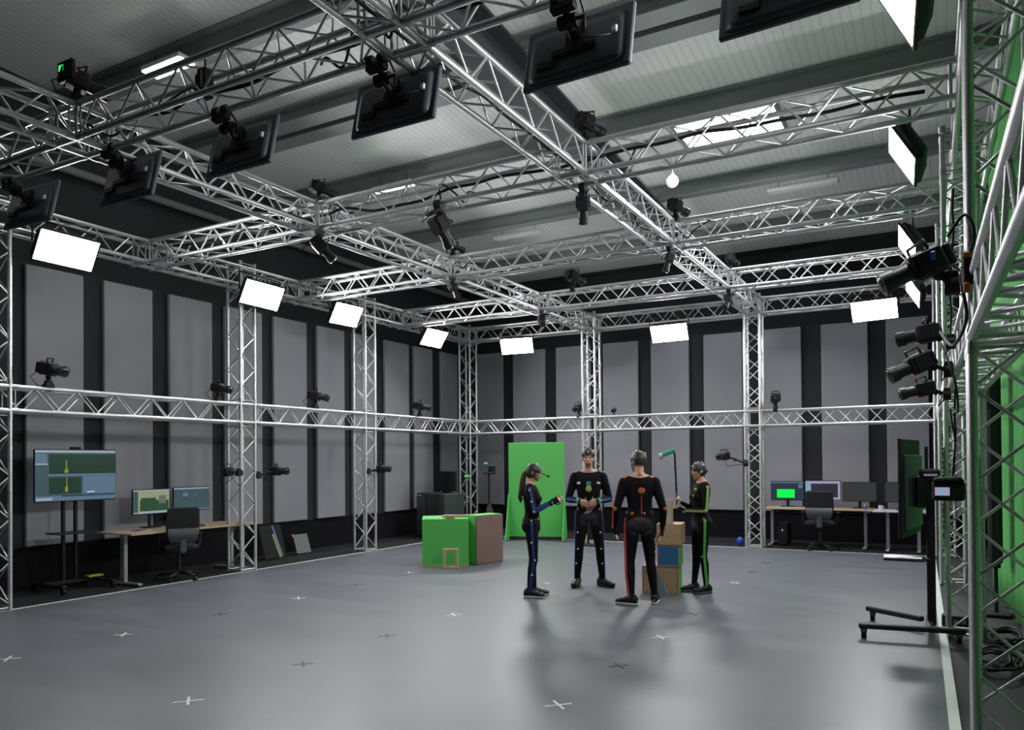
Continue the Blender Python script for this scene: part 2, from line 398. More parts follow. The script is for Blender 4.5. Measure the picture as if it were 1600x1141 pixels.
# ------------------------------------------------------------------ lit panels
def orient(yaw, tilt, roll=0.):
    ya, ti, ro = R(yaw), R(tilt), R(roll)
    n = Vector((-math.sin(ya)*math.cos(ti), math.cos(ya)*math.cos(ti), -math.sin(ti)))
    rt = Vector((math.cos(ya), math.sin(ya), 0)); up = rt.cross(n)
    r2 = rt*math.cos(ro) + up*math.sin(ro); u2 = -rt*math.sin(ro) + up*math.cos(ro)
    return Matrix((r2, n, u2)).transposed()
def led_panel(label, loc, yaw, tilt, roll, w, h, ztop=ZT, depth=.13):
    rot = orient(yaw, tilt, roll)
    t = thing('led_panel_light', label, 'studio light', loc, rot=rot, group='lit panel lights round the stage')
    b = MB(); f = .018
    b.loft([((0, -.012, 0), (w/2+f, 0, 0), (0, 0, h/2+f)), ((0, -.05, 0), (w/2+f, 0, 0), (0, 0, h/2+f)), ((0, -depth, 0), (w/2-.05, 0, 0), (0, 0, h/2-.05))], n=32, power=9)
    b.build('housing', 'black', t)
    b = MB()
    for s in (-1, 1):
        b.bbox((-w/2-f, -.012, s*h/2), (w/2+f, .010, s*(h/2+f))); b.bbox((s*w/2, -.012, -h/2), (s*(w/2+f), .010, h/2))
    b.build('rim', 'black', t)
    b = MB(); b.bbox((-w/2, -.012, -h/2), (w/2, .004, h/2)); b.build('diffuser', 'led', t)
    # yoke: bracket legs at both ends joined behind, then a spigot up to the truss
    b = MB(); y0 = -.06; a = w/2+f+.012
    inv = rot.inverted(); up = inv @ Vector((0, 0, 1))
    hz = Vector((0, up.y, up.z)).normalized() * .27
    for s in (-1, 1): b.path([(s*a, y0, 0), (s*a, y0+hz.y, hz.z)], .011, 8)
    b.path([(-a, y0+hz.y, hz.z), (a, y0+hz.y, hz.z)], .011, 8)
    b.build('yoke', 'blackm', t)
    return t
LV = [('large lit white panel light at the far left above the trolley screen', (-9.216, 5.506, 4.267), -96, 31, 2, .68, .375),
      ('lit white panel light above the tower at the left desk', (-9.216, 8.576, 4.292), -94, 27, 2, .72, .37),
      ('lit white panel light left of the second left wall tower', (-9.216, 10.518, 4.30), -90, 29, -1, .69, .375),
      ('small-looking lit white panel light, left wall, nearest the far corner', (-9.216, 13.228, 4.254), -93, 34, 0, .69, .37),
      ('lit white panel light on the back wall above the green board', (-8.05, 14.688, 4.186), 207, 51, -4, .68, .44),
      ('lit white panel light on the back wall above the man in orange tape', (-4.639, 14.688, 4.169), 194, 51, -4, .69, .43),
      ('lit white panel light on the back wall above the far desk monitors', (-.992, 14.688, 4.245), 180, 43, -2, .71, .40),
      ('biggest lit panel light, cut by the top edge at upper right', (-.21, 5.0, 4.46), 99, 24, -12, .58, .52),
      ('lit panel light seen from the side, below the top one at the right', (-.265, 7.38, 4.278), 99.6, 27, -14, .42, .40),
      ('lit panel light partly hidden by the big camera at the right', (-.329, 10.322, 4.208), 101, 27, -18, .50, .36),
      ('sliver of lit panel light just below the big camera at the right', (-.355, 13.4, 4.258), 101, 27, -18, .50, .36)]
for a in LV: led_panel(*a)

# roof battens
def batten(label, lo, hi, lit, grp=None):
    t = thing('batten_light', label, 'ceiling light', ((lo[0]+hi[0])/2, (lo[1]+hi[1])/2, lo[2]), group=grp)
    dx, dy = (hi[0]-lo[0])/2, (hi[1]-lo[1])/2
    b = MB(); b.rbox((0, 0, .035), (2*dx+.02, 2*dy+.02, .06), .008); b.build('housing', 'white', t)
    b = MB(); b.bbox((-dx, -dy, -.003), (dx, dy, .006)); b.build('diffuser', lit, t)
    b = MB()
    for s in (-.7, .7): b.tube((s*dx, 0, .06), (s*dx, 0, .22), .006, n=6)
    b.build('suspension', 'blackm', t)
batten('bright lit batten light under the roof beam at upper left', (-8.56, 6.05, 6.52), (-7.87, 6.27, 6.52), 'batten')
batten('narrow lit batten light seen just over the second cross truss', (-8.32, 10.15, 6.24), (-7.54, 10.30, 6.24), 'batten')
batten('long unlit batten light on the far roof beam, left of the middle truss', (-7.70, 13.12, 6.08), (-6.67, 13.28, 6.08), 'white')
batten('long unlit batten light on the far roof beam, towards the right', (-2.45, 13.12, 6.08), (-1.39, 13.28, 6.08), 'white')
t = thing('dome_lamp', 'small round pale lamp under the roof right of the middle truss', 'ceiling light', (-3.70, 11.95, 6.12))
b = MB(); b.ell((0, 0, 0), (.10, .10, .10), 16, 10); b.build('globe', 'lampglow', t)
b = MB(); b.tube((0, 0, .08), (0, 0, .36), .012, n=8); b.tube((0, 0, .08), (0, 0, .13), .05, .03, n=12); b.build('stem', 'white', t)

# ------------------------------------------------------------------ hanging screens
def hanging_screen(label, x, z=4.24, tilt=13, yaw=0.):
    rot = orient(yaw, tilt, 0)
    t = thing('hanging_screen', label, 'screen', (x, 4.36, z), rot=rot, group='screens hanging from the nearest cross truss')
    w, h = .735, .43
    b = MB(); b.rbox((0, .012, 0), (w, .034, h), .008)
    b.loft([((0, -.004, -.01), (w*.46, 0, 0), (0, 0, h*.44)), ((0, -.030, -.02), (w*.40, 0, 0), (0, 0, h*.34)), ((0, -.034, -.02), (w*.37, 0, 0), (0, 0, h*.30))], n=32, power=10)
    b.build('casing', 'casing', t)
    b = MB(); b.bbox((-w/2+.012, .0285, -h/2+.014), (w/2-.012, .031, h/2-.012)); b.build('screen', 'screenoff', t)
    b = MB(); b.rbox((-.0, -.052, -.045), (.30, .018, .045), .004); b.rbox((0, -.05, .03), (.11, .03, .20), .005); b.rbox((-.19, -.045, -.1), (.12, .02, .05), .004); b.build('wall_plate', 'black', t)
    b = MB(); b.rbox((w*.36, -.036, .02), (.035, .03, .045), .006); b.build('connector', 'white', t)
    inv = rot.inverted(); Wd = lambda v: inv @ Vector(v)
    b = MB(); e = Wd((0, -.13, .10)); b.tube((0, -.055, .03), e, .028, n=12); b.tube(e + Wd((-.06, 0, 0)), e + Wd((.06, 0, 0)), .042, n=14); b.build('swivel', 'black', t)
    top = Wd((-.0, -.20, 4.442 - z)); b = MB(); b.tube(e, top, .024, n=10); b.tube(e+Wd((.11, -.01, .02)), Wd((.11, -.2, 4.41-z)), .008, n=6); b.path([e, Wd((.11, -.14, .10)), Wd((.11, -.14, .02))], .012, 8); b.build('drop_arm', 'black', t)
    b = MB()
    for dx in (-.05, .05): b.tube(top+Wd((dx-.02, 0, 0)), top+Wd((dx+.02, 0, 0)), .042, n=12)
    b.rbox(top - Wd((0, 0, .05)), (.16, .06, .05), .006); b.build('clamp', 'black', t)
    b = MB(); b.path([(w*.33, -.03, 0), Wd((w*.34, -.10, -.03)), Wd((w*.16, -.17, -.05)), Wd((.02, -.16, .08)), Wd((-.02, -.2, 4.40-z))], .006, 6); b.build('cable', 'black', t)
    return t
for l, x, yaw in (('black hanging screen at the far left, partly in front of the left edge truss', -7.904, 3), ('black hanging screen second from the left, over the left edge of the middle truss run', -6.339, 0),
                  ('black hanging screen third from the left', -4.915, 0), ('black hanging screen in the middle, left of the big diagonal truss', -3.362, 0),
                  ('large-looking black hanging screen right of the big diagonal truss, at the top', -1.946, -2), ('black hanging screen at the top right, only its lower edge in view', -.70, -3)):
    hanging_screen(l, x, 4.24 if x > -7 else 4.27, 13, yaw)

# ------------------------------------------------------------------ tracking cameras
def camera_rig(label, loc, aim, up=1, s=1., kind='tracking_camera', group=None, red=False, arm=.12, side=None):
    """clamp at the origin; the body stands over (up=1) or hangs under (up=-1) it and looks at aim"""
    t = thing(kind, label, 'camera', loc, group=group)
    hc = Vector(side)*1. if side is not None else Vector((0, 0, up*(arm+.05)))
    d = (Vector(aim) - (Vector(loc)+hc*s)).normalized(); xa = d.cross(Vector((0, 0, 1))).normalized(); za = xa.cross(d)
    rot = Matrix((xa, d, za)).transposed()
    P = lambda x, y, z: hc*s + rot @ (Vector((x, y, z))*s)
    b = MB(); b.tube((-.03*s, 0, 0), (.03*s, 0, 0), .045*s, n=12); b.rbox((0, 0, up*.03*s), (.05*s, .06*s, .06*s), .006); b.build('clamp', 'black', t)
    b = MB(); b.path([(0, 0, 0), hc*s*.55 + Vector((0, 0, .01)), hc*s], .014*s, 8); b.ell(hc*s*.5, .026*s, 10, 8); b.build('arm', 'black', t)
    b = MB(); b.rbox(P(0, 0, 0), (.115*s, .14*s, .125*s), .014*s, rot); b.rbox(P(0, -.075*s, 0), (.09*s, .03*s, .10*s), .008*s, rot)
    for k in (-1, 1): b.rbox(P(k*.062, -.01, 0), (.012*s, .10*s, .10*s), .004*s, rot)
    b.build('body', 'black', t)
    b = MB(); b.tube(P(0, .06, 0), P(0, .15, 0), .042*s, .042*s, n=16); b.tube(P(0, .145, 0), P(0, .20, 0), .050*s, .054*s, n=16); b.build('lens', 'blackm', t)
    b = MB(); b.ell(P(0, .197, 0), (.046*s, .046*s, .01*s), 16, 6, rot=rot @ Matrix.Rotation(PI/2, 3, 'X')); b.build('lens_glass', 'screenoff', t)
    b = MB(); b.path([P(-.05, -.02, .06), P(-.05, -.02, .10), P(.05, .03, .10), P(.05, .03, .06)], .008*s, 6); b.build('handle', 'black', t)
    if red: b = MB(); b.ell(P(0, .07, -.052), .007*s, 8, 6); b.build('status_light', 'red', t)
    b = MB(); b.path([P(.02, -.09, -.03), P(.06, -.14, -.10), P(.02, -.08, -.17), (.01, .01, 0)], .0055, 6); b.build('cable', 'black', t)
    return t
AIM = (-3.9, 9.2, 1.1)
CG = 'tracking cameras on the rail trusses'
ztop = ZM+W+.03
for l, x, y, s in (('large-looking black tracking camera on the left rail truss above the trolley screen', XL-.02, 5.42, 1.3), ('black tracking camera on the left rail truss just left of the desk-end tower', XL-.02, 7.93, 1.1),
                ('black tracking camera on the left rail truss between the first two left towers in view', XL-.02, 9.98, 1.25), ('small black tracking camera on the left rail truss, last before the far corner', XL-.02, 13.03, 1.25)):
    camera_rig(l, (x, y, ztop), (-2.5, y+1.5, 1.5), 1, s, group=CG, red=(y < 5))
for l, x, s in (('black tracking camera on the back rail truss, above the man facing us', -6.72, 1.15), ('tiny black sensor on the back rail truss, above the gap between the two men', -5.92, .6),
                ('black tracking camera on the back rail truss beside the rear right tower', -2.70, 1.25)):
    camera_rig(l, (x, YB+.02, ztop-.01), (x+.4, 8, 1.2), 1, s, group=CG)
SG = 'tracking cameras on side arms of the towers'
camera_rig('black tracking camera on a side arm, tower at the left desk, over the desk chair', (-9.44, 8.31, 1.53), (-6, 6.5, 1.5), 1, 1.15, group=SG, side=(.02, -.22, .02))
camera_rig('black tracking camera on a side arm above the leaning boards', (-9.42, 8.66, 1.48), (-4, 9.5, 1.5), 1, 1.15, group=SG, side=(.06, .27, .06))
camera_rig('black tracking camera on a side arm of the second left tower', (-9.42, 11.33, 1.50), (-4, 11.2, 1.5), 1, 1.15, group=SG, side=(.05, .26, .04))
camera_rig('black tracking camera on a long side arm left of the rear right tower', (-3.25, YB-.02, 1.60), (-5, 9, 1.3), 1, 1.2, group=SG, side=(-.32, -.05, .12))
JG = 'cameras at the ceiling truss crossings'
for l, loc, up, s in (('black camera with a green read-out on top of the nearest left truss crossing', (G1-.02, 3.9, 4.75), 1, 1.25), ('black camera hanging below the left truss crossing, second cross truss', (G1-.05, 6.85, 4.42), -1, 1.15),
                      ('black camera on top of the left truss crossing, second cross truss', (G1-.02, 6.8, 4.75), 1, 1.1), ('black camera cluster hanging under the second cross truss, between the two lengthwise trusses', (-4.66, 6.80, 4.42), -1, 1.35),
                      ('black camera on top of the left truss crossing, third cross truss', (G1+.02, 9.6, 4.75), 1, 1.0), ('black camera hanging below the middle truss crossing, second cross truss', (G2-.16, 7.07, 4.42), -1, 1.05),
                      ('black camera on top of the middle truss crossing, second cross truss', (G2+.0, 6.79, 4.75), 1, 1.15), ('black camera on top of the middle truss crossing, third cross truss', (G2+.02, 9.58, 4.75), 1, 1.15),
                      ('black camera on top of the fourth cross truss, left of the middle', (-5.70, 12.5, 4.75), 1, 1.4), ('black camera on top of the middle truss crossing, fourth cross truss', (G2+.02, 12.5, 4.75), 1, 1.0),
                      ('black camera hanging below the left truss crossing, third cross truss', (G1-.0, 9.62, 4.42), -1, .95), ('black camera hanging below the left truss crossing, fourth cross truss', (G1+.0, 12.55, 4.42), -1, 1.0),
                      ('black camera hanging below the middle truss crossing, fourth cross truss', (G2-.02, 12.55, 4.42), -1, 1.1), ('black camera hanging below the middle truss crossing, third cross truss', (G2-.1, 9.68, 4.42), -1, .9)):
    c = camera_rig(l, loc, (-3.9, 9.0, .8) if up < 0 else (loc[0]+1.2, loc[1]+3, 4.2), up, s, group=JG, kind='ceiling_camera', arm=.10)
    if 'read-out' in l:
        b = MB(); b.rbox((.02, -.10, .22), (.20, .05, .17), .01); b.build('display_box', 'black', c)
        b = MB(); b.bbox((-.05, -.128, .22), (.01, -.126, .27)); b.build('read_out', 'gled', c)
        b = MB(); b.tube((.13, -.09, .19), (.13, -.09, .205), .013, n=10); b.build('knob', 'orange', c)
# right hand cluster of big cameras
camera_rig('biggest black camera with a blue tag and long lens, in front of the right towers', (.06, 4.93, 2.64), (-2.4, 4.35, 1.75), 1, 1.25, group='camera cluster on the right tower', side=(-.10, -.02, .10))
o = MB().rbox((-.03, 4.82, 2.79), (.025, .02, .05), .004).build('cable_tag', 'ledblue'); tag(o, 'small blue tag on the cable behind the biggest camera', 'tag')
camera_rig('black camera with a red light, second down in the right hand cluster', (.06, 5.86, 2.44), (-3, 6.6, 2.1), 1, .95, group='camera cluster on the right tower', red=True, side=(-.14, 0, .08))
camera_rig('black camera with a short thick lens, third down in the right hand cluster', (.05, 6.3, 2.30), (-2.2, 5.5, 1.35), 1, 1.1, group='camera cluster on the right tower', red=True, side=(-.17, 0, .06))
camera_rig('black camera just above the rail truss, lowest in the right hand cluster', (.04, 6.75, 2.16), (-2.2, 6.1, 1.7), 1, .9, group='camera cluster on the right tower', red=True, side=(-.17, 0, .06))
t = thing('clamp', 'orange and black clamp on the nearest right tower', 'clamp', (.125, 4.39, 2.56))
b = MB(); b.tube((0, 0, -.03), (0, 0, .05), .03, n=12); b.rbox((0, -.02, .07), (.05, .05, .05), .006); b.build('clamp_body', 'black', t)
b = MB(); b.rbox((-.01, -.03, -.05), (.03, .03, .05), .006); b.rbox((-.01, -.03, .11), (.035, .03, .03), .006); b.build('grip', 'orange', t)

# cables hanging along trusses
def cable(label, pts, r=.008, m='black'):
    b = MB(); P = [Vector(p) for p in pts]; q = []
    for i in range(len(P)-1):
        p0 = P[max(i-1, 0)]; p1 = P[i]; p2 = P[i+1]; p3 = P[min(i+2, len(P)-1)]
        for k in range(6):
            u = k/6; q.append(.5*((2*p1) + (p2-p0)*u + (2*p0-5*p1+4*p2-p3)*u*u + (3*p1-p0-3*p2+p3)*u**3))
    q.append(P[-1]); b.path(q, r, 6); return tag(b.build('cable', m), label, 'cable')
rnd = random.Random(3)
def wavy(p0, p1, n, a):
    p0 = Vector(p0); p1 = Vector(p1)
    return [p0.lerp(p1, i/n) + Vector((rnd.uniform(-a, a), rnd.uniform(-a, a), rnd.uniform(-a, a))) for i in range(n+1)]
cable('black cable bundle lying inside the nearest cross truss', wavy((-8.5, 4.0, 4.50), (-.3, 4.0, 4.50), 26, .035), .016)
cable('black cable bundle lying inside the second cross truss', wavy((-9.2, 6.95, 4.62), (-.1, 6.95, 4.62), 26, .045), .016)
cable('black cable lying inside the middle lengthwise truss', wavy((G2-.14, 3.0, 4.50), (G2-.14, 12.3, 4.50), 26, .04), .013)
cable('black cable lying inside the left lengthwise truss', wavy((G1-.14, 2.6, 4.52), (G1-.14, 14.6, 4.52), 30, .05), .014)
cable('black cable along the top of the left edge truss', wavy((XL-.14, 5.2, 4.74), (XL-.14, 14.6, 4.74), 24, .02), .013)
cable('black cable looping beside the biggest camera at the right', [(.04, 4.72, 2.86), (.12, 4.66, 2.95), (.16, 4.64, 2.82), (.10, 4.6, 2.62), (.12, 4.62, 2.4), (.06, 4.9, 2.3), (-.0, 5.4, 2.45)], .009)
cable('black cable hanging down the second right tower', wavy((.10, 8.3, 4.2), (.10, 8.3, 1.5), 14, .03), .010)
cable('black cable hanging between the cameras of the right cluster', [(.0, 6.2, 2.5), (.08, 5.9, 2.2), (.1, 6.2, 2.0), (.06, 6.7, 2.05), (.1, 7.2, 1.8)], .008)

t = thing('chain_hoist', 'small black hoist box with a yellow stripe in the nearest cross truss', 'hoist', (-4.85, 3.96, 4.50))
MB().rbox((0, 0, .06), (.09, .09, .22), .01).build('case', 'black', t); MB().rbox((.015, -.048, .08), (.02, .006, .13), .002).build('stripe', 'syellow', t)
MB().path([(0, 0, .16), (0, 0, .26), (.02, 0, .30)], .007, 6).build('hook', 'black', t)
rj = random.Random(21)
for x, y, l in ((G1, 3.9, 'nearest left truss crossing'), (G1, 6.8, 'left truss crossing of the second cross truss'), (G2, 6.8, 'middle truss crossing of the second cross truss'), (G1, 9.6, 'left truss crossing of the third cross truss'), (G2, 9.6, 'middle truss crossing of the third cross truss'), (-4.66, 6.8, 'camera cluster on the second cross truss'), (-4.9, 3.95, 'hoist box in the nearest cross truss'), (-3.4, 3.95, 'middle hanging screen mount')):
    pts = [Vector((x-.45+.11*i, y+.12+.10*rj.uniform(-1, 1), 4.58+.13*rj.uniform(-1, 1))) for i in range(9)]
    cable('tangled black cable at the ' + l, pts, .010)

# ------------------------------------------------------------------ floor tape
b = MB(); b.bbox((-9.463, 2.0, 0), (-9.413, 14.98, .003)); tag(b.build('floor_tape', 'tapew'), 'white tape line on the floor along the left wall towers', 'floor tape', 'tape lines round the stage floor')
b = MB(); b.bbox((-9.40, 14.93, 0), (-.20, 14.98, .003)); tag(b.build('floor_tape', 'tapew'), 'white tape line on the floor in front of the back wall', 'floor tape', 'tape lines round the stage floor')
b = MB(); y0, y1 = 2.2, 14.9; hw = .033
b.add([(xr(y0)-hw, y0, 0), (xr(y0)+hw, y0, 0), (xr(y1)+hw, y1, 0), (xr(y1)-hw, y1, 0), (xr(y0)-hw, y0, .003), (xr(y0)+hw, y0, .003), (xr(y1)+hw, y1, .003), (xr(y1)-hw, y1, .003)],
      [(0, 3, 2, 1), (4, 5, 6, 7), (0, 1, 5, 4), (1, 2, 6, 5), (2, 3, 7, 6), (3, 0, 4, 7)])
tag(b.build('floor_tape', 'tapew'), 'broad white tape line on the floor at the right, running past the display cart', 'floor tape', 'tape lines round the stage floor')
def cross_mark(label, x, y, m, a=.085, w=.022, dr=.0):
    b = MB()
    for k in (0, 1): b.box((x, y, .0013 + k*.0012), (2*a, w, .0012), Matrix.Rotation(R(45+90*k+dr), 3, 'Z'))
    tag(b.build('floor_mark', m), label, 'floor mark', 'white taped crosses on the floor' if m == 'tapew' else 'black taped crosses on the floor')
for l, x, y, a in (('white taped cross on the floor cut by the left picture edge', -7.08, 3.71, .10), ('white taped cross on the floor, left, second up from the bottom left corner', -7.05, 4.77, .09), ('white taped cross on the floor in front of the left desk', -6.98, 7.06, .09),
                ('white taped cross on the open floor between the green box and the woman', -4.69, 7.07, .09), ('white taped cross on the floor at the left foot of the green box', -7.07, 9.45, .09), ('white taped cross at the bottom of the picture, left of the middle', -4.67, 3.65, .10),
                ('white taped cross at the bottom of the picture, right of the middle', -2.32, 4.79, .10), ('white taped cross on the floor in front of the man in orange tape', -2.35, 7.07, .09), ('small white taped cross on the floor right of the person in green tape', -2.48, 10.64, .08), ('faint white taped cross on the floor between the woman and the man facing us', -4.74, 9.45, .05)):
    cross_mark(l, x, y, 'tapew', a, .02, rnd.uniform(-6, 6))
for l, x, y in (('black taped cross on the floor at left, halfway to the left desk', -7.03, 5.92), ('black taped cross on the floor left of the green box', -7.03, 8.19), ('black taped cross on the middle floor, below the green box', -4.70, 5.92),
                ('black taped cross on the floor near the bottom left white cross', -4.67, 4.77), ('black taped cross on the floor below the man in orange tape', -2.32, 5.93), ('black taped cross on the floor below the wooden cubes', -2.38, 8.28),
                ('tiny black taped cross on the far right floor, before the rear desks', -2.51, 12.9), ('tiny black taped cross on the far right floor, nearer than its twin', -2.49, 11.78)):
    cross_mark(l, x, y, 'tapeb', .085, .022, rnd.uniform(-6, 6))

# ------------------------------------------------------------------ furniture helpers (local: +y = front side where one sits / looks at)
def monitor(label, loc, rz, w, h, content, stand=True, group=None, name='monitor', z0=None):
    """screen faces -y; loc = base point under the screen"""
    t = thing(name, label, 'monitor', loc, rz, group)
    zc = z0 + h/2
    b = MB(); b.rbox((0, .012, zc), (w, .03, h), .006); b.rbox((0, .035, zc), (w*.6, .03, h*.5), .01); b.build('casing', 'black', t)
    b = MB(); mats = []; e = .0045
    def q(x0, y0, x1, y1, m, dy=0):
        if m not in mats: mats.append(m)
        X = lambda u: -w/2+.010 + u*(w-.020); Z = lambda v: zc-h/2+.014 + v*(h-.026)
        b.bbox((X(x0), -.0035-dy, Z(y0)), (X(x1), -.0030-dy, Z(y1)), mats.index(m))
    for k, c in enumerate(content): q(*c, dy=.0004*k)
    b.build('screen', mats, t)
    if stand:
        b = MB(); b.rbox((0, .05, z0*.5+.05), (.05, .025, z0+.10), .006); b.build('stand', 'black', t)
        b = MB(); b.rbox((0, .03, .008), (.24, .18, .014), .006); b.build('foot', 'black', t)
    return t
def desk(label, loc, rz, w, d, h=.73, group=None, legx=None, topm='desk', tleg=True):
    t = thing('desk', label, 'desk', loc, rz, group)
    b = MB(); b.rbox((0, 0, h-.0125), (w, d, .025), .004); b.build('desk_top', topm, t)
    b = MB(); b.rbox((0, .05, h-.055), (w-.3, .06, .05), .005); b.build('cross_rail', 'blackm', t)
    for s in (-1, 1):
        x = s*(w/2-.22 if legx is None else legx)
        b = MB(); b.rbox((x, 0, h/2-.01), (.06, .09, h-.06), .006)
        b.build('leg', 'legm', t)
        b = MB(); b.rbox((x, 0, .02), (.07, d-.08, .035), .008); b.build('foot', 'legm' if topm != 'desk2' else 'white', t)
    b = MB(); b.rbox((0, .12, h-.10), (w-.5, .12, .05), .008); b.build('cable_tray', 'blackm', t)
    return t
def office_chair(label, loc, rz, m='black'):
    """faces +y"""
    t = thing('office_chair', label, 'chair', loc, rz)
    b = MB(); b.loft([((0, .0, .43), (.20, 0, 0), (0, .19, 0)), ((0, 0, .46), (.245, 0, 0), (0, .235, 0)), ((0, 0, .50), (.24, 0, 0), (0, .23, 0)), ((0, 0, .515), (.20, 0, 0), (0, .20, 0))], n=28, power=4); b.build('seat', 'darkcloth', t)
    b = MB(); b.loft([((0, -.235, .58), (.20, 0, 0), (0, .02, 0)), ((0, -.25, .70), (.22, 0, 0), (0, .026, 0)), ((0, -.275, .86), (.225, 0, 0), (0, .026, 0)), ((0, -.31, 1.03), (.215, 0, 0), (0, .02, 0)), ((0, -.318, 1.06), (.18, 0, 0), (0, .012, 0))], n=28, power=5); b.build('backrest', 'darkcloth', t)
    b = MB(); b.loft([((0, -.268, .56), (.17, 0, 0), (0, .02, 0)), ((0, -.285, .66), (.21, 0, 0), (0, .02, 0)), ((0, -.30, .76), (.205, 0, 0), (0, .012, 0))], n=24, power=4); b.rbox((0, -.27, .55), (.09, .05, .28), .015); b.rbox((0, -.14, .43), (.08, .28, .03), .01); b.build('back_support', 'ledge2', t)
    for s in (-1, 1):
        b = MB(); b.path([(s*.21, -.05, .44), (s*.27, -.05, .46), (s*.28, -.05, .64)], .015, 8); b.rbox((s*.28, 0, .66), (.07, .24, .028), .012); b.build('armrest', 'black', t)
    b = MB(); b.tube((0, 0, .10), (0, 0, .28), .03, n=14); b.tube((0, 0, .26), (0, 0, .43), .018, n=12); b.rbox((0, 0, .42), (.18, .2, .04), .01); b.build('gas_lift', 'blackm', t)
    b = MB()
    for k in range(5):
        a = R(90+72*k); e = Vector((.29*math.cos(a), .29*math.sin(a), .075)); b.path([(0, 0, .115), e], [.028, .016], 8)
    b.build('star_base', 'blackm', t)
    for k in range(5):
        a = R(90+72*k); e = Vector((.29*math.cos(a), .29*math.sin(a), .028)); dd = Vector((-math.sin(a), math.cos(a), 0))
        b = MB(); b.tube(e-dd*.024, e+dd*.024, .028, n=14); b.tube(e, e+Vector((0, 0, .05)), .008, n=6); b.build('caster', 'black', t)
    return t
M['ledge2'] = mat('dark grey plastic', (.06, .068, .072), .5)

# left work place -----------------------------------------------------------
t = thing('display_trolley', 'black trolley stand carrying the big screen at the far left', 'stand', (-10.28, 6.2, 0), PI/2)
for s in (-1, 1):
    b = MB(); b.tube((s*.085, .05, .10), (s*.085, .05, 1.62), .028, n=12); b.build('upright', 'blackm', t)
    b = MB(); b.rbox((s*.34, -.05, .095), (.06, .74, .04), .01); b.build('base_leg', 'blackm', t)
    for y in (-.38, .28):
        b = MB(); b.tube((s*.34-.02, y, .04), (s*.34+.02, y, .04), .04, n=14); b.tube((s*.34, y, .05), (s*.34, y, .09), .012, n=8); b.build('caster', 'black', t)
b = MB(); b.rbox((0, .05, .10), (.74, .10, .05), .01); b.build('cross_bar', 'blackm', t)
b = MB(); b.rbox((0, -.04, .76), (.56, .34, .018), .005); b.build('shelf', 'blackm', t)
b = MB(); b.rbox((0, .03, 1.53), (.42, .03, .34), .005); b.build('mount_plate', 'blackm', t)
BIG = [(0, 0, 1, 1, 's_teal'), (0, .95, 1, 1, 's_bar'), (0, .75, .14, .93, 's_slate'), (0, .71, .15, .74, 's_bar'), (.16, .53, 1, .92, 's_dgreen'), (.15, .49, 1, .53, 's_slate'), (.16, .14, .55, .46, 's_dgreen'), (.57, .12, 1, .48, 's_slate'), (0, 0, 1, .10, 's_slate'), (.01, .015, .20, .065, 's_bar'),
       (.36, .55, .375, .80, 's_yel'), (.345, .55, .39, .62, 's_yel'), (.365, .16, .375, .46, 's_yel'), (.35, .18, .385, .28, 's_yel'), (.62, .15, .72, .17, 's_white'), (.30, .08, .98, .105, 's_navy')]
tv = monitor('big screen showing dark graph windows, on the trolley at the far left', (-10.25, 6.257, 0), PI/2, 1.13, .70, BIG, False, None, 'wall_screen', 1.182)
b = MB(); b.rbox((-.02, .0, 1.90), (.14, .05, .035), .01); b.tube((-.02, -.02, 1.905), (-.02, -.03, 1.905), .014, n=10); b.build('webcam', 'black', tv)
tag(MB().rbox((-10.25, 6.50, .142), (.10, .22, .03), .01).build('folded_strap', 'syellow'), 'yellow orange strap lying on the foot of the screen trolley', 'strap')
DL = desk('beech topped desk at the left wall with two monitors on it', (-9.98, 7.68, 0), PI/2, 2.16, .8, .73, legx=.92)
monitor('left monitor on the left desk, showing a green and beige picture', (-10.27, 7.40, .73), PI/2, .62, .375, [(0, 0, 1, 1, 's_beige'), (0, .94, 1, 1, 's_bar'), (0, .06, .13, .94, 's_teal'), (.18, .10, .98, .55, 's_hill'), (.20, .5, .62, .66, 's_hill'), (.7, .4, .9, .75, 's_lgreen'), (.14, 0, 1, .10, 's_bar')], True, 'monitors on the left desk', z0=.20)
monitor('right monitor on the left desk, dark teal windows, behind the chair back', (-10.27, 8.10, .73), PI/2, .66, .375, [(0, 0, 1, 1, 's_teal'), (0, .94, 1, 1, 's_bar'), (.03, .55, .97, .9, 's_teal'), (.25, .62, .4, .78, 's_slate'), (.6, .62, .62, .85, 's_slate'), (0, 0, 1, .06, 's_slate')], True, 'monitors on the left desk', z0=.21)
def keyboard(label, loc, rz, m='black'):
    t = thing('keyboard', label, 'keyboard', loc, rz)
    b = MB(); b.rbox((0, 0, .009), (.43, .14, .016), .004); b.build('case', m, t)
    b = MB()
    for r in range(5):
        for c in range(15): b.bbox((-.205+c*.0275, -.062+r*.025, .017), (-.205+c*.0275+.022, -.062+r*.025+.02, .021))
    o = b.build('keys', 'casing', t); o['kind'] = 'stuff'
keyboard('black keyboard on the left desk in front of the monitors', (-9.85, 7.75, .731), PI/2)
t = thing('magazine', 'bright printed leaflet and papers at the left end of the left desk', 'papers', (-9.85, 6.88, .731), .3)
MB().rbox((0, 0, .006), (.22, .31, .010), .002).build('cover', 'white', t); MB().rbox((.02, -.03, .014), (.15, .16, .006), .002).build('coloured_sheet', 'redp', t); MB().rbox((-.03, .09, .016), (.12, .08, .006), .002).build('dark_sheet', 'ledblue', t)
office_chair('black office chair at the left desk, its back to the stage', (-9.66, 7.40, 0), R(64))
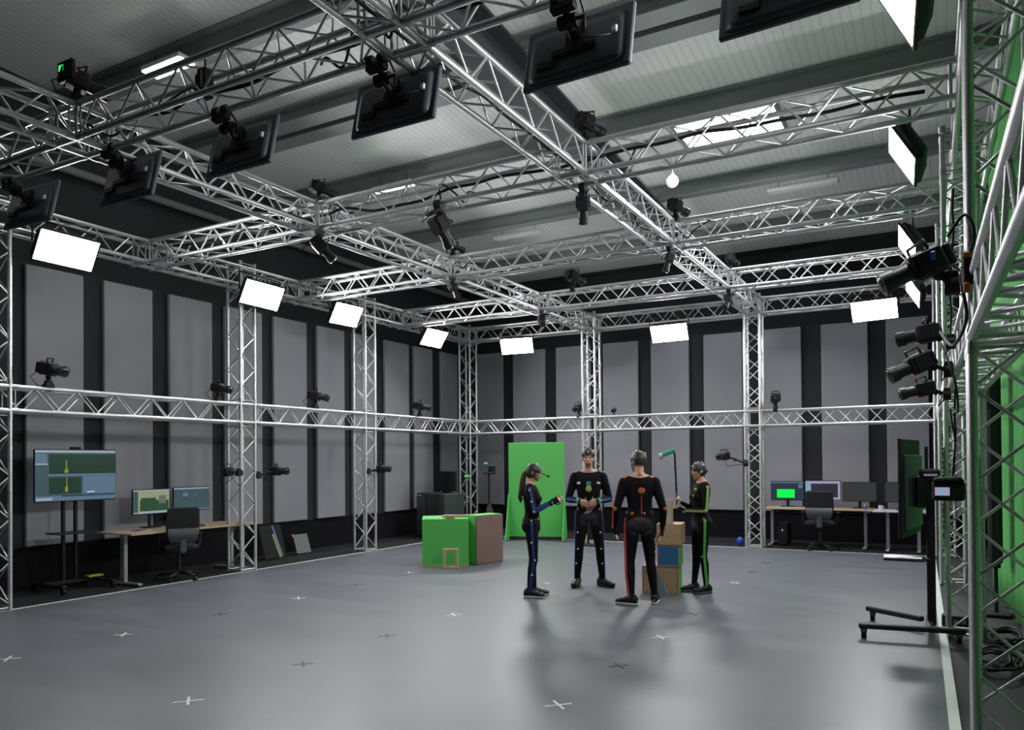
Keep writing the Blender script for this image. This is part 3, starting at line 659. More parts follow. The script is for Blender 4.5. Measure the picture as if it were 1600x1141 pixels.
# leaning boards between the left towers
def board(name, label, loc, rz, w, h, lean, m, th=.012):
    rot = Matrix.Rotation(rz, 3, 'Z') @ Matrix.Rotation(lean, 3, 'X')
    t = thing(name, label, 'board', loc, rot=rot)
    b = MB(); b.rbox((0, 0, h/2), (w, th, h), .004); b.build('sheet', m, t); return t
t = board('leaning_board', 'black board leaning on the left wall base, with green and purple tape stripes', (-10.22, 9.80, .003), PI/2, .50, .60, R(-16), 'darkcloth')
b = MB()
b.box((.07, -.009, .22), (.05, .006, .44), Matrix.Rotation(R(-11), 3, 'Y')); b.build('green_stripe', 'slime', t)
b = MB(); b.box((.10, -.012, .31), (.035, .006, .56), Matrix.Rotation(R(-11), 3, 'Y')); b.build('purple_stripe', mat('purple tape', (.22, .18, .5), .6), t)
t = board('leaning_board', 'small dark grey board with an orange corner, leaning near the second left tower', (-10.35, 10.62, .003), PI/2, .36, .36, R(-18), 'ledge')
MB().box((-.19, -.009, .35), (.05, .006, .05)).build('orange_corner', 'sorg2', t)
# black cabinet, speaker and stand in the far corner
t = thing('equipment_cabinet', 'dark green grey equipment cabinet in the far left corner behind the green box', 'cabinet', (-9.75, 14.2, 0), R(-20))
MB().rbox((.0, 0, .49), (1.05, .55, .98), .01).build('cabinet_body', mat('dark green grey paint', (.03, .042, .038), .5), t)
MB().rbox((-.36, -.285, .50), (.30, .02, .86), .006).build('cabinet_door', 'casing', t)
b = MB(); b.path([(-.42, -.30, .93), (-.42, -.33, .93), (-.32, -.33, .93), (-.32, -.30, .93)], .008, 6); b.build('handle', 'white', t)
t = thing('rolled_monitor', 'square black screen seen from behind, on the corner cabinet', 'monitor', (-9.62, 14.25, .985), R(-15))
MB().rbox((0, 0, .26), (.66, .06, .44), .015).build('casing', 'black', t); MB().rbox((0, .02, .03), (.2, .16, .05), .01).build('foot', 'black', t)
t = thing('tripod_light', 'black tripod stand with a green lamp head between the corner tower and the green board', 'stand', (-8.58, 14.35, 0))
b = MB(); b.tube((0, 0, .30), (0, 0, 1.55), .02, n=10); b.build('column', 'black', t)
for k in range(3):
    a = R(20+120*k); b = MB(); b.path([(0, 0, .78), (.30*math.cos(a), .30*math.sin(a), .02)], .016, 8); b.ell((.30*math.cos(a), .30*math.sin(a), .02), .022, 8, 6); b.build('leg', 'black', t)
b = MB(); b.loft([((0, 0, .1), (.14, 0, 0), (0, .1, 0)), ((0, 0, .45), (.10, 0, 0), (0, .08, 0)), ((0, 0, .72), (.05, 0, 0), (0, .05, 0))], n=14); b.build('weight_bag', 'darkcloth', t)
b = MB(); b.rbox((.03, -.02, 1.42), (.22, .16, .04), .01); b.rbox((.08, 0, 1.52), (.12, .12, .14), .02); b.build('head', 'black', t)
b = MB(); b.ell((-.05, -.05, 1.62), (.055, .045, .04), 12, 8); b.build('lamp_head', 'steal', t)
t = thing('studio_stand', 'slim stand with a small green head beside the corner tower', 'stand', (-8.99, 14.1, 0))
b = MB(); b.tube((0, 0, .05), (0, 0, 1.33), .012, n=8); b.path([(-.2, .1, .0), (0, 0, .25), (.2, .1, 0)], .010, 6); b.path([(0, -.22, .0), (0, 0, .25)], .010, 6); b.build('column', 'legm', t)
b = MB(); b.ell((0, 0, 1.35), (.07, .05, .035), 12, 8); b.build('head', 'green', t)

# green board ---------------------------------------------------------------
t = thing('green_board', 'tall chroma green board standing upright before the back wall', 'board', (-7.79, 15.02-.55, 0), 0)
t.location = (-7.53, 14.56, 0); t.rotation_euler = (0, 0, R(18))
MB().rbox((0, 0, 1.07), (1.20, .03, 2.0), .005).build('panel', 'green', t)
for s in (-1, 1):
    b = MB(); x = s*.60
    b.add([(x-.01, -.42, .03), (x-.01, .38, .03), (x-.01, .02, .98), (x-.01, -.02, .98), (x+.01, -.42, .03), (x+.01, .38, .03), (x+.01, .02, .98), (x+.01, -.02, .98)], [(0, 1, 2, 3), (7, 6, 5, 4), (0, 4, 5, 1), (1, 5, 6, 2), (2, 6, 7, 3), (3, 7, 4, 0)])
    b.build('side_brace', 'green', t)
b = MB(); b.rbox((0, 0, .04), (1.16, .05, .06), .005); b.build('bottom_rail', 'darkcloth', t)

# green and brown boxes -----------------------------------------------------
def boxthing(name, label, cat, P0, P1, depth, h, m, z=0, extra=None, group=None):
    """front edge from P0 to P1 (left to right as seen), going back by depth"""
    P0 = Vector((*P0, 0)); P1 = Vector((*P1, 0)); u = (P1-P0).normalized(); ang = math.atan2(u.y, u.x)
    t = thing(name, label, cat, (P0.x, P0.y, z), ang, group); w = (P1-P0).length
    return t, w
t, w = boxthing('prop_box', 'waist-high chroma green plywood box in front of the far corner', 'box', (-7.266, 10.063), (-6.661, 10.487), .85, .75, 'green')
MB().rbox((w/2, .40, .385), (w, .80, .75), .006).build('box_body', 'green', t)
MB().rbox((w/2, .38, .008), (w+.02, .80, .014), .002).build('base_board', 'ply', t)
t, w = boxthing('prop_box', 'second green box with a brown plywood side, standing right behind the green one', 'box', (-6.60, 10.62), (-6.47, 11.25), .7, .79, 'green')
MB().rbox((w/2, .15, .395), (w, .28, .78), .006).build('box_body', 'green', t)
MB().rbox((w/2, -.006, .40), (w, .014, .79), .003).build('brown_side', 'brown', t)
MB().rbox((w/2, .15, .795), (w*.96, .26, .012), .003).build('top_board', 'green', t)
t = thing('wooden_frame', 'small pale wooden rectangle frame standing upright before the green box', 'frame', (-6.74, 10.09, 0), rot=Matrix.Rotation(R(26), 3, 'Z'))
b = MB()
for s in (-1, 1): b.rbox((s*.10, 0, .155), (.035, .05, .30), .004)
b.rbox((0, 0, .018), (.25, .07, .035), .004); b.rbox((0, 0, .30), (.24, .05, .03), .004); b.build('frame', 'wood', t)
t = thing('timber_lath', 'thin pale timber laths lying crosswise on top of the green box', 'wood', (-7.13, 10.40, .762), R(34))
b = MB(); b.rbox((.30, .12, .02), (.58, .05, .04), .004); b.build('lath', 'wood', t)
t = thing('timber_block', 'short pale wooden block on the front edge of the green box top', 'wood', (-6.96, 10.33, .762), R(35))
b = MB(); b.rbox((.04, .02, .03), (.16, .12, .055), .006); b.build('block', 'ply', t)

# stack of wooden cubes -----------------------------------------------------
ang = math.atan2(9.412-9.354, -2.905+3.335) + R(3)
Rz = Matrix.Rotation(ang, 3, 'Z')
def cube_box(label, loc, w, d, h, panels, grp='stacked wooden prop cubes'):
    t = thing('prop_cube', label, 'box', loc, ang, grp)
    e = .016; b = MB()
    for s in (-1, 1): b.rbox((s*(w/2-e/2), d/2, h/2), (e, d, h), .002)
    b.rbox((0, d/2, e/2), (w-2*e, d, e), .002); b.rbox((0, d/2, h-e/2), (w-2*e, d, e), .002); b.rbox((0, d-e/2, h/2), (w-2*e, e, h-2*e), .002)
    b.build('frame', 'ply', t)
    for nm, lo, hi, m in panels: MB().bbox(lo, hi).build(nm, m, t)
    return t
w, d = .455, .40
cube_box('lowest brown wooden cube of the stack, green edged', (-3.105, 9.36, 0), w, d, .345, [('front_panel', (-w/2+.02, .0, .02), (w/2-.02, .014, .325), 'ply'), ('side_panel', (w/2, .16, .0), (w/2+.006, d-.04, .345), 'green'), ('back_panel', (w/2-.0, .0, .0), (w/2+.004, .15, .345), 'slime')])
cube_box('middle wooden cube of the stack with a blue front', (-3.0, 9.37, .347), .28, d-.02, .265, [('front_panel', (-.125, .0, .015), (.125, .014, .25), 'blue'), ('side_panel', (.141, .02, .0), (.147, d-.06, .265), 'green')])
cube_box('top wooden cube of the stack, plain pale front', (-2.985, 9.36, .614), .31, d, .262, [('front_panel', (-.145, .0, .014), (.145, .014, .248), 'wood')])
t = thing('offcut_board', 'grey and yellow upright wood offcut on top of the cube stack', 'wood', (-3.02, 9.50, .878), ang); MB().rbox((-.02, 0, .15), (.09, .03, .30), .003).build('face', mat('greyed wood', (.45, .44, .38), .6), t); MB().rbox((.035, 0, .15), (.02, .035, .30), .003).build('yellow_edge', 'wood', t)
t = thing('grey_wedge', 'grey foam wedge leaning on the lowest cube behind the legs of the man in orange', 'wedge', (-3.06, 9.30, 0), ang)
MB().add([(-.06, -.06, 0), (.08, -.06, 0), (-.05, -.01, .30), (-.06, .03, 0), (.08, .03, 0), (-.05, .03, .30)], [(0, 1, 2), (5, 4, 3), (0, 3, 4, 1), (1, 4, 5, 2), (2, 5, 3, 0)]).build('wedge_body', mat('grey blue foam', (.14, .18, .22), .8), t)

# far desks -----------------------------------------------------------------
desk('beech topped desk by the back wall with three monitors', (-2.10, 15.85, 0), 0, 1.95, .8, .735, 'desks along the back wall', legx=.84)
MG = 'monitors on the far desk'
monitor('left monitor on the far desk, showing a bright green rectangle', (-2.675, 15.97, .735), 0, .63, .38, [(0, 0, 1, 1, 's_navy'), (0, .93, 1, 1, 's_slate'), (.18, .12, .72, .58, 's_key'), (.84, .65, .97, .9, 's_slate'), (.2, .65, .6, .85, 's_navy')], True, MG, z0=.125)
monitor('middle monitor on the far desk, dark window with lilac frame', (-2.02, 15.96, .735), 0, .65, .385, [(0, 0, 1, 1, 's_lilac'), (.16, .12, .93, .86, 's_dpurple'), (.03, .12, .14, .9, 's_sky')], True, MG, z0=.14)
monitor('right monitor on the far desk, switched off grey', (-1.37, 15.96, .735), 0, .60, .375, [(0, 0, 1, 1, 's_grey')], True, MG, z0=.125)
keyboard('pale keyboard on the far desk under the green showing monitor', (-2.5, 15.62, .736), 0, 'white')
office_chair('black office chair at the far desk with its back to the stage', (-1.97, 15.20, 0), R(4)).scale = (1.08, 1.08, 1.04)
t = thing('computer_tower', 'black computer tower standing under the far desk at its left end', 'computer', (-2.72, 15.85, 0)); MB().rbox((0, 0, .22), (.19, .44, .42), .01).build('case', 'black', t); MB().rbox((0, -.222, .30), (.02, .006, .03), .002).build('power_light', 's_white', t)
t = thing('bottle', 'small violet bottle on the far desk beside the grey monitor', 'bottle', (-1.25, 15.62, .736)); MB().tube((0, 0, 0), (0, 0, .07), .026, n=12).build('body', mat('violet plastic', (.2, .15, .6), .3), t); MB().tube((0, 0, .07), (0, 0, .095), .013, n=10).build('cap', 'white', t)
desk('paler desk at the far right behind the side-on screen', (-.62, 15.62, 0), 0, .98, .7, .735, 'desks along the back wall', legx=.25, topm='white')
monitor('dark monitor on the paler far right desk', (-.63, 15.75, .735), 0, .60, .38, [(0, 0, 1, 1, 's_grey')], True, z0=.13)
t = thing('mug', 'pale mug on the paler far right desk at its left end', 'mug', (-.98, 15.45, .736)); MB().tube((0, 0, 0), (0, 0, .09), .038, n=14).build('body', 'white', t); MB().path([(.035, 0, .07), (.06, 0, .06), (.06, 0, .03), (.035, 0, .02)], .006, 6).build('handle', 'white', t)
t = thing('plastic_bag', 'small blue bag on the floor left of the rear right tower', 'bag', (-3.5, 15.5, 0)); MB().ell((0, 0, .07), (.07, .05, .08), 12, 8).build('bag_body', 'ledblue', t)

# display cart at the right -------------------------------------------------
t = thing('display_cart', 'black wheeled cart at the right, its pole holding the side-on screen', 'stand', (-.10, 8.35, 0))
def leg(a, b2, nm='base_leg'):
    b = MB(); a = Vector(a); b2 = Vector(b2); d = b2-a; L = d.length; an = math.atan2(d.y, d.x)
    b.rbox((a+b2)/2, (L, .065, .05), .01, Matrix.Rotation(an, 3, 'Z')); b.build(nm, 'blackm', t)
leg((-.60, -.45, .115), (.27, -.30, .115)); leg((-.60, .50, .115), (-.08, .14, .115)); leg((-.02, -.36, .115), (-.02, .28, .115), 'cross_bar'); 
for x, y in ((-.555, -.44), (-.545, .46), (.22, -.31), (.0, .24)):
    b = MB(); b.tube((x-.02, y, .05), (x+.02, y, .05), .05, n=16); b.rbox((x, y, .085), (.055, .055, .06), .008); b.build('caster', 'black', t)
b = MB(); b.rbox((0, 0, .80), (.075, .06, 1.42), .008); b.build('pole', 'blackm', t)
b = MB(); b.rbox((-.22, -.20, .735), (.34, .36, .016), .004); b.rbox((-.08, -.1, .72), (.16, .05, .03), .005); b.build('shelf', 'blackm', t)
b = MB(); b.rbox((-.07, 0, 1.36), (.08, .30, .30), .01); b.rbox((-.03, .02, 1.62), (.03, .04, .34), .006); b.build('mount', 'blackm', t)
t = thing('laptop', 'closed silver laptop lying on the shelf of the display cart', 'laptop', (-.33, 8.08, .745), R(2)); MB().rbox((0, 0, .010), (.32, .23, .018), .004).build('body', mat('silver lilac', (.55, .54, .62), .3, .4), t)
d = Vector((-.20, 8.80, 0)) - Vector((-.325, 7.85, 0)); an = math.atan2(d.y, d.x)
t = thing('side_screen', 'thin upright screen seen edge-on at the right, green light on its back', 'screen', (-.265, 8.33, 0), an - PI/2)
# local y runs along the screen; its back faces +x
b = MB(); b.rbox((-.01, 0, 1.40), (.03, .98, .92), .006); b.build('casing', 'black', t)
b = MB(); b.rbox((.02, .05, 1.36), (.03, .80, .70), .012); b.build('back_cover', 'casing', t)
b = MB(); b.bbox((-.0265, -.475, .955), (-.0255, .475, 1.845)); b.build('screen', 'screenoff', t)
b = MB(); b.rbox((.045, .05, 1.36), (.02, .28, .28), .005); b.build('vesa_plate', 'blackm', t)
t = thing('field_recorder', 'black recorder with a small lit picture screen, clamped beside the nearest right tower', 'recorder', (.045, 7.55, 1.33))
MB().rbox((0, 0, .07), (.25, .16, .17), .02).build('body', 'black', t)
b = MB(); b.loft([((0, -.06, .15), (.12, 0, 0), (0, .06, 0)), ((0, -.06, .185), (.10, 0, 0), (0, .05, 0))], n=20, power=3); b.build('hood', 'black', t)
MB().bbox((-.10, -.083, .03), (.01, -.0805, .10)).build('screen', 's_lilac', t); MB().bbox((-.07, -.0845, .04), (-.03, -.083, .08)).build('picture', 's_sky', t)
MB().tube((.0, .05, 0), (.02, .62, -.02), .014, n=8).build('arm', 'black', t)
t = thing('small_recorder', 'small black device with a silver strip, above the cart pole', 'recorder', (-.10, 7.97, 1.51)); MB().rbox((0, 0, .03), (.17, .10, .08), .02).build('body', 'black', t); MB().rbox((.01, -.052, .015), (.11, .006, .02), .002).build('strip', 'white', t)
MB().path([(0, .05, .02), (.05, .1, .0), (-.0, .36, -.06)], .014, 8).build('arm', 'black', t)
t = thing('power_box', 'black power box on the floor behind the display cart, beside a truss tower', 'box', (.10, 8.85, .0)); MB().rbox((0, 0, .06), (.24, .14, .11), .01).build('body', 'black', t)
for k in range(3): MB().rbox((-.07+.07*k, -.072, .06), (.04, .008, .04), .003).build('socket', 'ledge', t)
for k, l in enumerate(('black cable heap on the floor behind the nearest right tower', 'second black cable heap on the floor beside the green drape')):
    rr = random.Random(11+k); c = Vector(((.36, 7.3, .02), (.5, 8.3, .02))[k]); pts = []
    for i in range(46):
        a = i*.95; q = .10+.10*rr.random(); pts.append(c + Vector((q*math.cos(a)*.9, q*math.sin(a)*2.2, .01+.05*rr.random())))
    cable(l, pts, .011)

# green drape and black leg -------------------------------------------------
def drape(name, label, pts_fn, y0, y1, ztop, zbot, m, amp=.035, pitch=.34, th=.01, n=150, kind=None):
    b = MB(); rows = 14; vs = []; fs = []
    for side in (0, 1):
        for i in range(n+1):
            y = y0+(y1-y0)*i/n
            for j in range(rows+1):
                f = j/rows; z = zbot(y) + (ztop(y)-zbot(y))*f
                x = pts_fn(y, z) + amp*(.45+.55*(1-f))*math.sin(2*PI*y/pitch + .8*math.sin(y*2.1)) + side*th
                vs.append((x, y, z))
    K = (n+1)*(rows+1)
    for s in (0, 1):
        for i in range(n):
            for j in range(rows):
                a = s*K + i*(rows+1)+j; q = (a, a+rows+1, a+rows+2, a+1); fs.append(q if s else q[::-1])
    for i in range(n):
        a = i*(rows+1); c = a+rows+1; fs.append((a, c, K+c, K+a)); fs.append((a+rows, K+a+rows, K+c+rows, c+rows))
    for a0 in (0, n*(rows+1)):
        for j in range(rows): fs.append((a0+j, a0+j+1, K+a0+j+1, K+a0+j))
    b.add(vs, fs, 0, True); return tag(b.build(name, m), label, 'drape')
drape('green_drape', 'long chroma green drape hanging beyond the right hand truss row', lambda y, z: .685-.045*(y-8.8), 2.2, 11.5, lambda y: min(6.3, 5.2+.3*(11.5-y)), lambda y: .006, 'greencloth', .022, .5)
b = MB(); b.rbox((.49, 9.72, 1.62), (.13, .16, 2.16), .03); b.rbox((.49, 9.72, .53), (.09, .1, .06), .01); b.tube((.49, 9.72, .0), (.49, 9.72, .55), .02, n=8); b.rbox((.49, 9.72, .012), (.26, .3, .02), .005)
tag(b.build('column_speaker', 'darkcloth'), 'tall slim black column standing before the green drape', 'speaker')

# ------------------------------------------------------------------ people
V = Vector
def remeshed(mb, name, mats, parent, voxel, tagf, smooth=4):
    o = mb.build(name, mats, None)
    m = o.modifiers.new('r', 'REMESH'); m.mode = 'VOXEL'; m.voxel_size = voxel; m.use_smooth_shade = True
    s = o.modifiers.new('s', 'SMOOTH'); s.factor = .5; s.iterations = smooth
    dg = bpy.context.evaluated_depsgraph_get(); dg.update()
    me = bpy.data.meshes.new_from_object(o.evaluated_get(dg))
    old = o.data; o.modifiers.clear(); o.data = me; bpy.data.meshes.remove(old); me.name = name
    me.materials.clear()
    for k in mats: me.materials.append(M[k])
    for p in me.polygons: p.material_index = tagf(p.center); p.use_smooth = True
    if parent is not None: o.parent = parent
    return o

def person(label, loc, rz, H, J, suit=dict(), female=False, head_yaw=0, head_pitch=0, hands=dict(), pads='front', torso_yaw=0., glove=.085):
    """local frame: +y forward, +x person's right, z up, metres for a 1.75 m figure scaled by H/1.75"""
    s = H/1.75
    t = thing('person', label, 'person', loc, rz, None)
    S = lambda p: V(p)*s
    j = {k: S(v) for k, v in J.items() if not isinstance(v, (int, float))}
    mb = MB()
    def rc(p, q, r0, r1, n=14):
        mb.ell(p, r0*s, n, 8); mb.ell(q, r1*s, n, 8); mb.tube(p, q, r0*s, r1*s, n)
    def ring(z, rx, ry, x=0, y=0): return (S((x, y, z)), V((rx*s, 0, 0)), V((0, ry*s, 0)))
    pz = J['hipR'][2]; cx = (J['shR'][0]+J['shL'][0])/2; cy = (J['shR'][1]+J['shL'][1])/2; hx = (J['hipR'][0]+J['hipL'][0])/2
    f = .90 if female else 1.
    prof = [(.84, .10, .095, 0), (.88, .155, .112, -.005), (.95, .172*(1.03 if female else 1), .120, -.012), (1.03, .150*f, .104, -.004), (1.10, .132*f, .094, .004), (1.20, .145*f, .104, .008), (1.30, .165*f, .114, .006), (1.38, .178*f, .104, -.004), (1.43, .165*f, .082, -.012), (1.465, .105*f, .064, -.014), (1.50, .058, .056, -.006)]
    mb.loft([ring(z, rx, ry, hx+(cx-hx)*max(0, min(1, (z-.95)/.45)), yo+cy*max(0, min(1, (z-.95)/.45))) for z, rx, ry, yo in prof], n=28, power=2.35)
    if female:
        for sx in (-1, 1): mb.ell(S((cx+sx*.065, .085+cy, 1.27)), (.062*s, .055*s, .06*s), 14, 8)
    for k in (-1, 1): rc(S((cx+k*.03, cy-.018, 1.475)), S((cx+k*.135, cy-.012, 1.425)), .042, .046)
    # neck and head
    hc = S(J['head']); rh = Matrix.Rotation(R(head_yaw), 3, 'Z') @ Matrix.Rotation(R(head_pitch), 3, 'X')
    nb = S((cx, cy-.012, 1.47)); rc(nb, hc + rh @ S((0, -.02, -.07)), .056*(.9 if female else 1), .052*(.88 if female else 1))
    hs = .95 if female else 1.
    HP = lambda x, y, z: hc + rh @ (V((x, y, z))*s*hs)
    mb.ell(HP(0, -.008, .022), (.076*s*hs, .094*s*hs, .092*s*hs), 20, 14, rot=rh)
    mb.ell(HP(0, .022, -.035), (.058*s*hs, .068*s*hs, .076*s*hs), 18, 12, rot=rh)
    mb.ell(HP(0, .050, -.085), (.030*s*hs, .030*s*hs, .024*s*hs), 12, 8, rot=rh)          # chin
    mb.tube(HP(0, .080, .020), HP(0, .104, -.022), .009*s, .015*s, 8); mb.ell(HP(0, .102, -.024), .0155*s, 10, 8)     # nose
    mb.ell(HP(0, .076, .036), (.056*s, .016*s, .011*s), 14, 8, rot=rh)                      # brow
    for k in (-1, 1):
        mb.ell(HP(k*.078, -.008, -.004), (.012*s, .020*s, .032*s), 10, 8, rot=rh)           # ear
        mb.ell(HP(k*.040, .060, -.022), (.022*s, .020*s, .018*s), 10, 8, rot=rh)            # cheek
    mb.ell(HP(0, .084, -.055), (.026*s, .014*s, .013*s), 10, 8, rot=rh)
    # arms
    hand_pts = []
    for sd, sg in (('R', 1), ('L', -1)):
        sh, el, wr = j['sh'+sd], j['el'+sd], j['wr'+sd]
        a = .9 if female else 1.1
        mb.ell(sh, (.056*s*a, .058*s*a, .060*s*a), 14, 10)
        mid = sh.lerp(el, .45); rc(sh, mid, .056*a, .051*a); rc(mid, el, .051*a, .040*a)
        m2 = el.lerp(wr, .3); rc(el, m2, .040*a, .041*a); rc(m2, wr, .041*a, .026*a)
        # hand: dir (wrist->knuckles), nrm (palm normal), curl
        hd = hands.get(sd, dict()); d = V(hd.get('dir', tuple((wr-el).normalized()))).normalized()
        nrm = V(hd.get('nrm', (-sg, 0, 0))); nrm = (nrm - d*nrm.dot(d)).normalized(); ac = d.cross(nrm)*(1 if hd.get('flip', False) else -1)*sg
        curl = hd.get('curl', .35); q = .96 if female else 1.; u = s*q
        Bp = wr + d*.022*u
        rr = Matrix((ac, d, nrm)).transposed()
        rc(wr, Bp, .026*q, .027*q)
        mb.rbox(wr + d*.055*u, (.078*u, .092*u, .028*u), .012*u, rr)
        mb.ell(wr + d*.05*u, (.041*u, .05*u, .017*u), 12, 8, rot=rr)
        hand_pts.append((wr + d*.06*u, wr))
        for fi, (off, L) in enumerate(((.030, .070), (.010, .079), (-.010, .073), (-.029, .058))):
            p = wr + d*.096*u + ac*off*u; dd = (d + ac*off*.9).normalized(); ang = curl*(.55+.08*fi)
            for seg, (ll, rad) in enumerate(((.44, .0092), (.31, .0085), (.25, .0076))):
                ang_t = ang*(seg+1)*1.15
                v = dd*math.cos(ang_t) + nrm*math.sin(ang_t); q2 = p + v*L*ll*u
                mb.ell(p, rad*u, 8, 6); mb.tube(p, q2, rad*u, rad*.93*u, 8); p = q2
            mb.ell(p, .0076*u, 8, 6)
        p = wr + d*.03*u + ac*.034*u + nrm*.006*u
        tv = (d*.62 + ac*.62 + nrm*(.35+.5*curl)).normalized()
        for ll, rad in ((.042, .0125), (.030, .0100), (.024, .0085)):
            q2 = p + tv*ll*u; mb.ell(p, rad*u, 8, 6); mb.tube(p, q2, rad*u, rad*.9*u, 8); p = q2; tv = (tv + d*.35 + nrm*.25*curl - ac*.12).normalized()
        mb.ell(p, .008*u, 8, 6)
    # legs
    toes = {}
    for sd, sg in (('R', 1), ('L', -1)):
        hp, kn, an = j['hip'+sd], j['kn'+sd], j['an'+sd]; a = .95 if female else 1.
        m1 = hp.lerp(kn, .35); rc(hp, m1, .092*a, .083*a); rc(m1, kn, .083*a, .056*a)
        m2 = kn.lerp(an, .28) + V((0, -.012*s, 0)); rc(kn, m2, .055*a, .056*a); rc(m2, an, .056*a, .036*a)
        ta = R(J.get('toe'+sd, 0)); td = V((math.sin(ta), math.cos(ta), 0)); toes[sd] = td
        base = V((an.x, an.y, 0)); rc(an, base + td*.02*s + V((0, 0, .05*s)), .036, .036); rc(base + td*.0*s + V((0, 0, .045*s)), base + td*.13*s + V((0, 0, .04*s)), .034, .03)
    # buttocks
    for k in (-1, 1): mb.ell(S((hx+k*.072, -.062, .925)), (.085*s, .072*s, .088*s), 14, 10)
    nz = nb.z - .012*s
    def tagf(c):
        if c.z > nz and (c-nb).length < .075*s + max(0, (c.z-nz)*2): return 1
        if (c-hc).length < .14*s: return 1
        for hp_, wr_ in hand_pts:
            if (c-hp_).length < .16*s and (c-wr_).dot((hp_-wr_).normalized()) > glove*s: return 1
        if pads == 'front' and c.y > -.02 and .79*s < c.z < .97*s and abs(c.x-hx*s) < .115*s and ((c.x-hx*s)/.12)**2 + ((c.z-.87*s)/.105)**2 < s*s: return 2
        if pads == 'back' and c.y < -.02*s and ((c.x-hx*s)/.155)**2 + ((c.z-.90*s)/.115)**2 < s*s: return 2
        return 0
    body = remeshed(mb, 'body', ['suit', 'skin', 'pad'], t, .0078, tagf)
    bvh = BVHTree.FromPolygons([v.co for v in body.data.vertices], [tuple(p.vertices) for p in body.data.polygons])
    def surf(p, out, far=.35):
        out = V(out).normalized(); hit = bvh.ray_cast(p + out*far, -out)
        return (hit[0] if hit[0] is not None else p + out*.06)
    def ribbon(nm, m, path, out, w=.022, n=10, lift=.0035):
        P = [V(p) for p in path]; L = len(P)-1; q = []
        for i in range(n*L+1):
            u = i/n; k = min(int(u), L-1); q.append(P[k].lerp(P[k+1], u-k))
        c = [surf(p, out) + V(out).normalized()*lift for p in q]
        vs = []; fs = []
        for i, p in enumerate(c):
            d = (c[min(i+1, len(c)-1)] - c[max(i-1, 0)]).normalized(); a = d.cross(V(out)).normalized()*w/2; o = V(out).normalized()*.004
            vs += [p-a, p+a, p+a-o, p-a-o]
        for i in range(len(c)-1):
            for k in range(4): fs.append((i*4+k, i*4+(k+1) % 4, i*4+4+(k+1) % 4, i*4+4+k))
        fs += [(3, 2, 1, 0), tuple(len(vs)-4+k for k in range(4))]
        return MB().add(vs, fs).build(nm, m, t)
    def dot(p, out, m='marker', r=.013, nm='marker'):
        q = surf(V(p), out) + V(out).normalized()*r*.5
        return MB().ell(q, r, 10, 8).build(nm, m, t)
    def patch(p, out, m, w, h, nm='patch'):
        out = V(out).normalized(); q = surf(V(p), out) + out*.002; z = V((0, 0, 1)); x = z.cross(out).normalized(); z = out.cross(x)
        return MB().ell(q, (w/2, .007, h/2), 14, 8, rot=Matrix((x, out, z)).transposed()).build(nm, m, t)
    # face
    b = MB()
    for k in (-1, 1): b.ell(HP(k*.031, .0745, .012), (.013*s, .008*s, .0075*s), 10, 6, rot=rh)
    b.build('eyes', 'eye', t)
    MB().ell(HP(0, .094, -.057), (.022*s, .008*s, .006*s), 12, 6, rot=rh).build('mouth', 'lip', t)
    # shoes
    for sd in 'RL':
        an = j['an'+sd]; td = toes[sd]; base = V((an.x, an.y, 0)); sx = V((td.y, -td.x, 0)); z = V((0, 0, 1))
        P = lambda y, h: base + td*y*s + z*h*s
        b = MB(); b.loft([(P(-.075, .060), sx*.026*s, z*.030*s), (P(-.065, .062), sx*.038*s, z*.045*s), (P(-.01, .068), sx*.043*s, z*.052*s), (P(.05, .060), sx*.044*s, z*.044*s), (P(.11, .050), sx*.048*s, z*.034*s), (P(.165, .043), sx*.045*s, z*.026*s), (P(.195, .038), sx*.030*s, z*.018*s)], n=18)
        b.tube(P(-.012, .07), P(-.015, .125), .047*s, .041*s, n=16)
        sh = b.build('shoe', suit.get('shoe', 'black'), t)
        b = MB(); b.loft([(P(.058, 0.001), sx*.043*s, td*.138*s), (P(.058, .022), sx*.045*s, td*.142*s), (P(.058, .027), sx*.042*s, td*.138*s)], n=24, power=2.8)
        b.build('sole', suit.get('sole', 'sole'), sh)
        b = MB(); b.ell(P(.10, .086), .010*s, 8, 6); b.ell(P(-.08, .05), .010*s, 8, 6); b.ell(P(.165, .066), .009*s, 8, 6); b.build('marker', 'marker', sh)
    ctx = dict(t=t, s=s, HP=HP, rh=rh, hc=hc, surf=surf, ribbon=ribbon, dot=dot, patch=patch, j=j, S=S, hs=hs, hands=hand_pts)
    return ctx

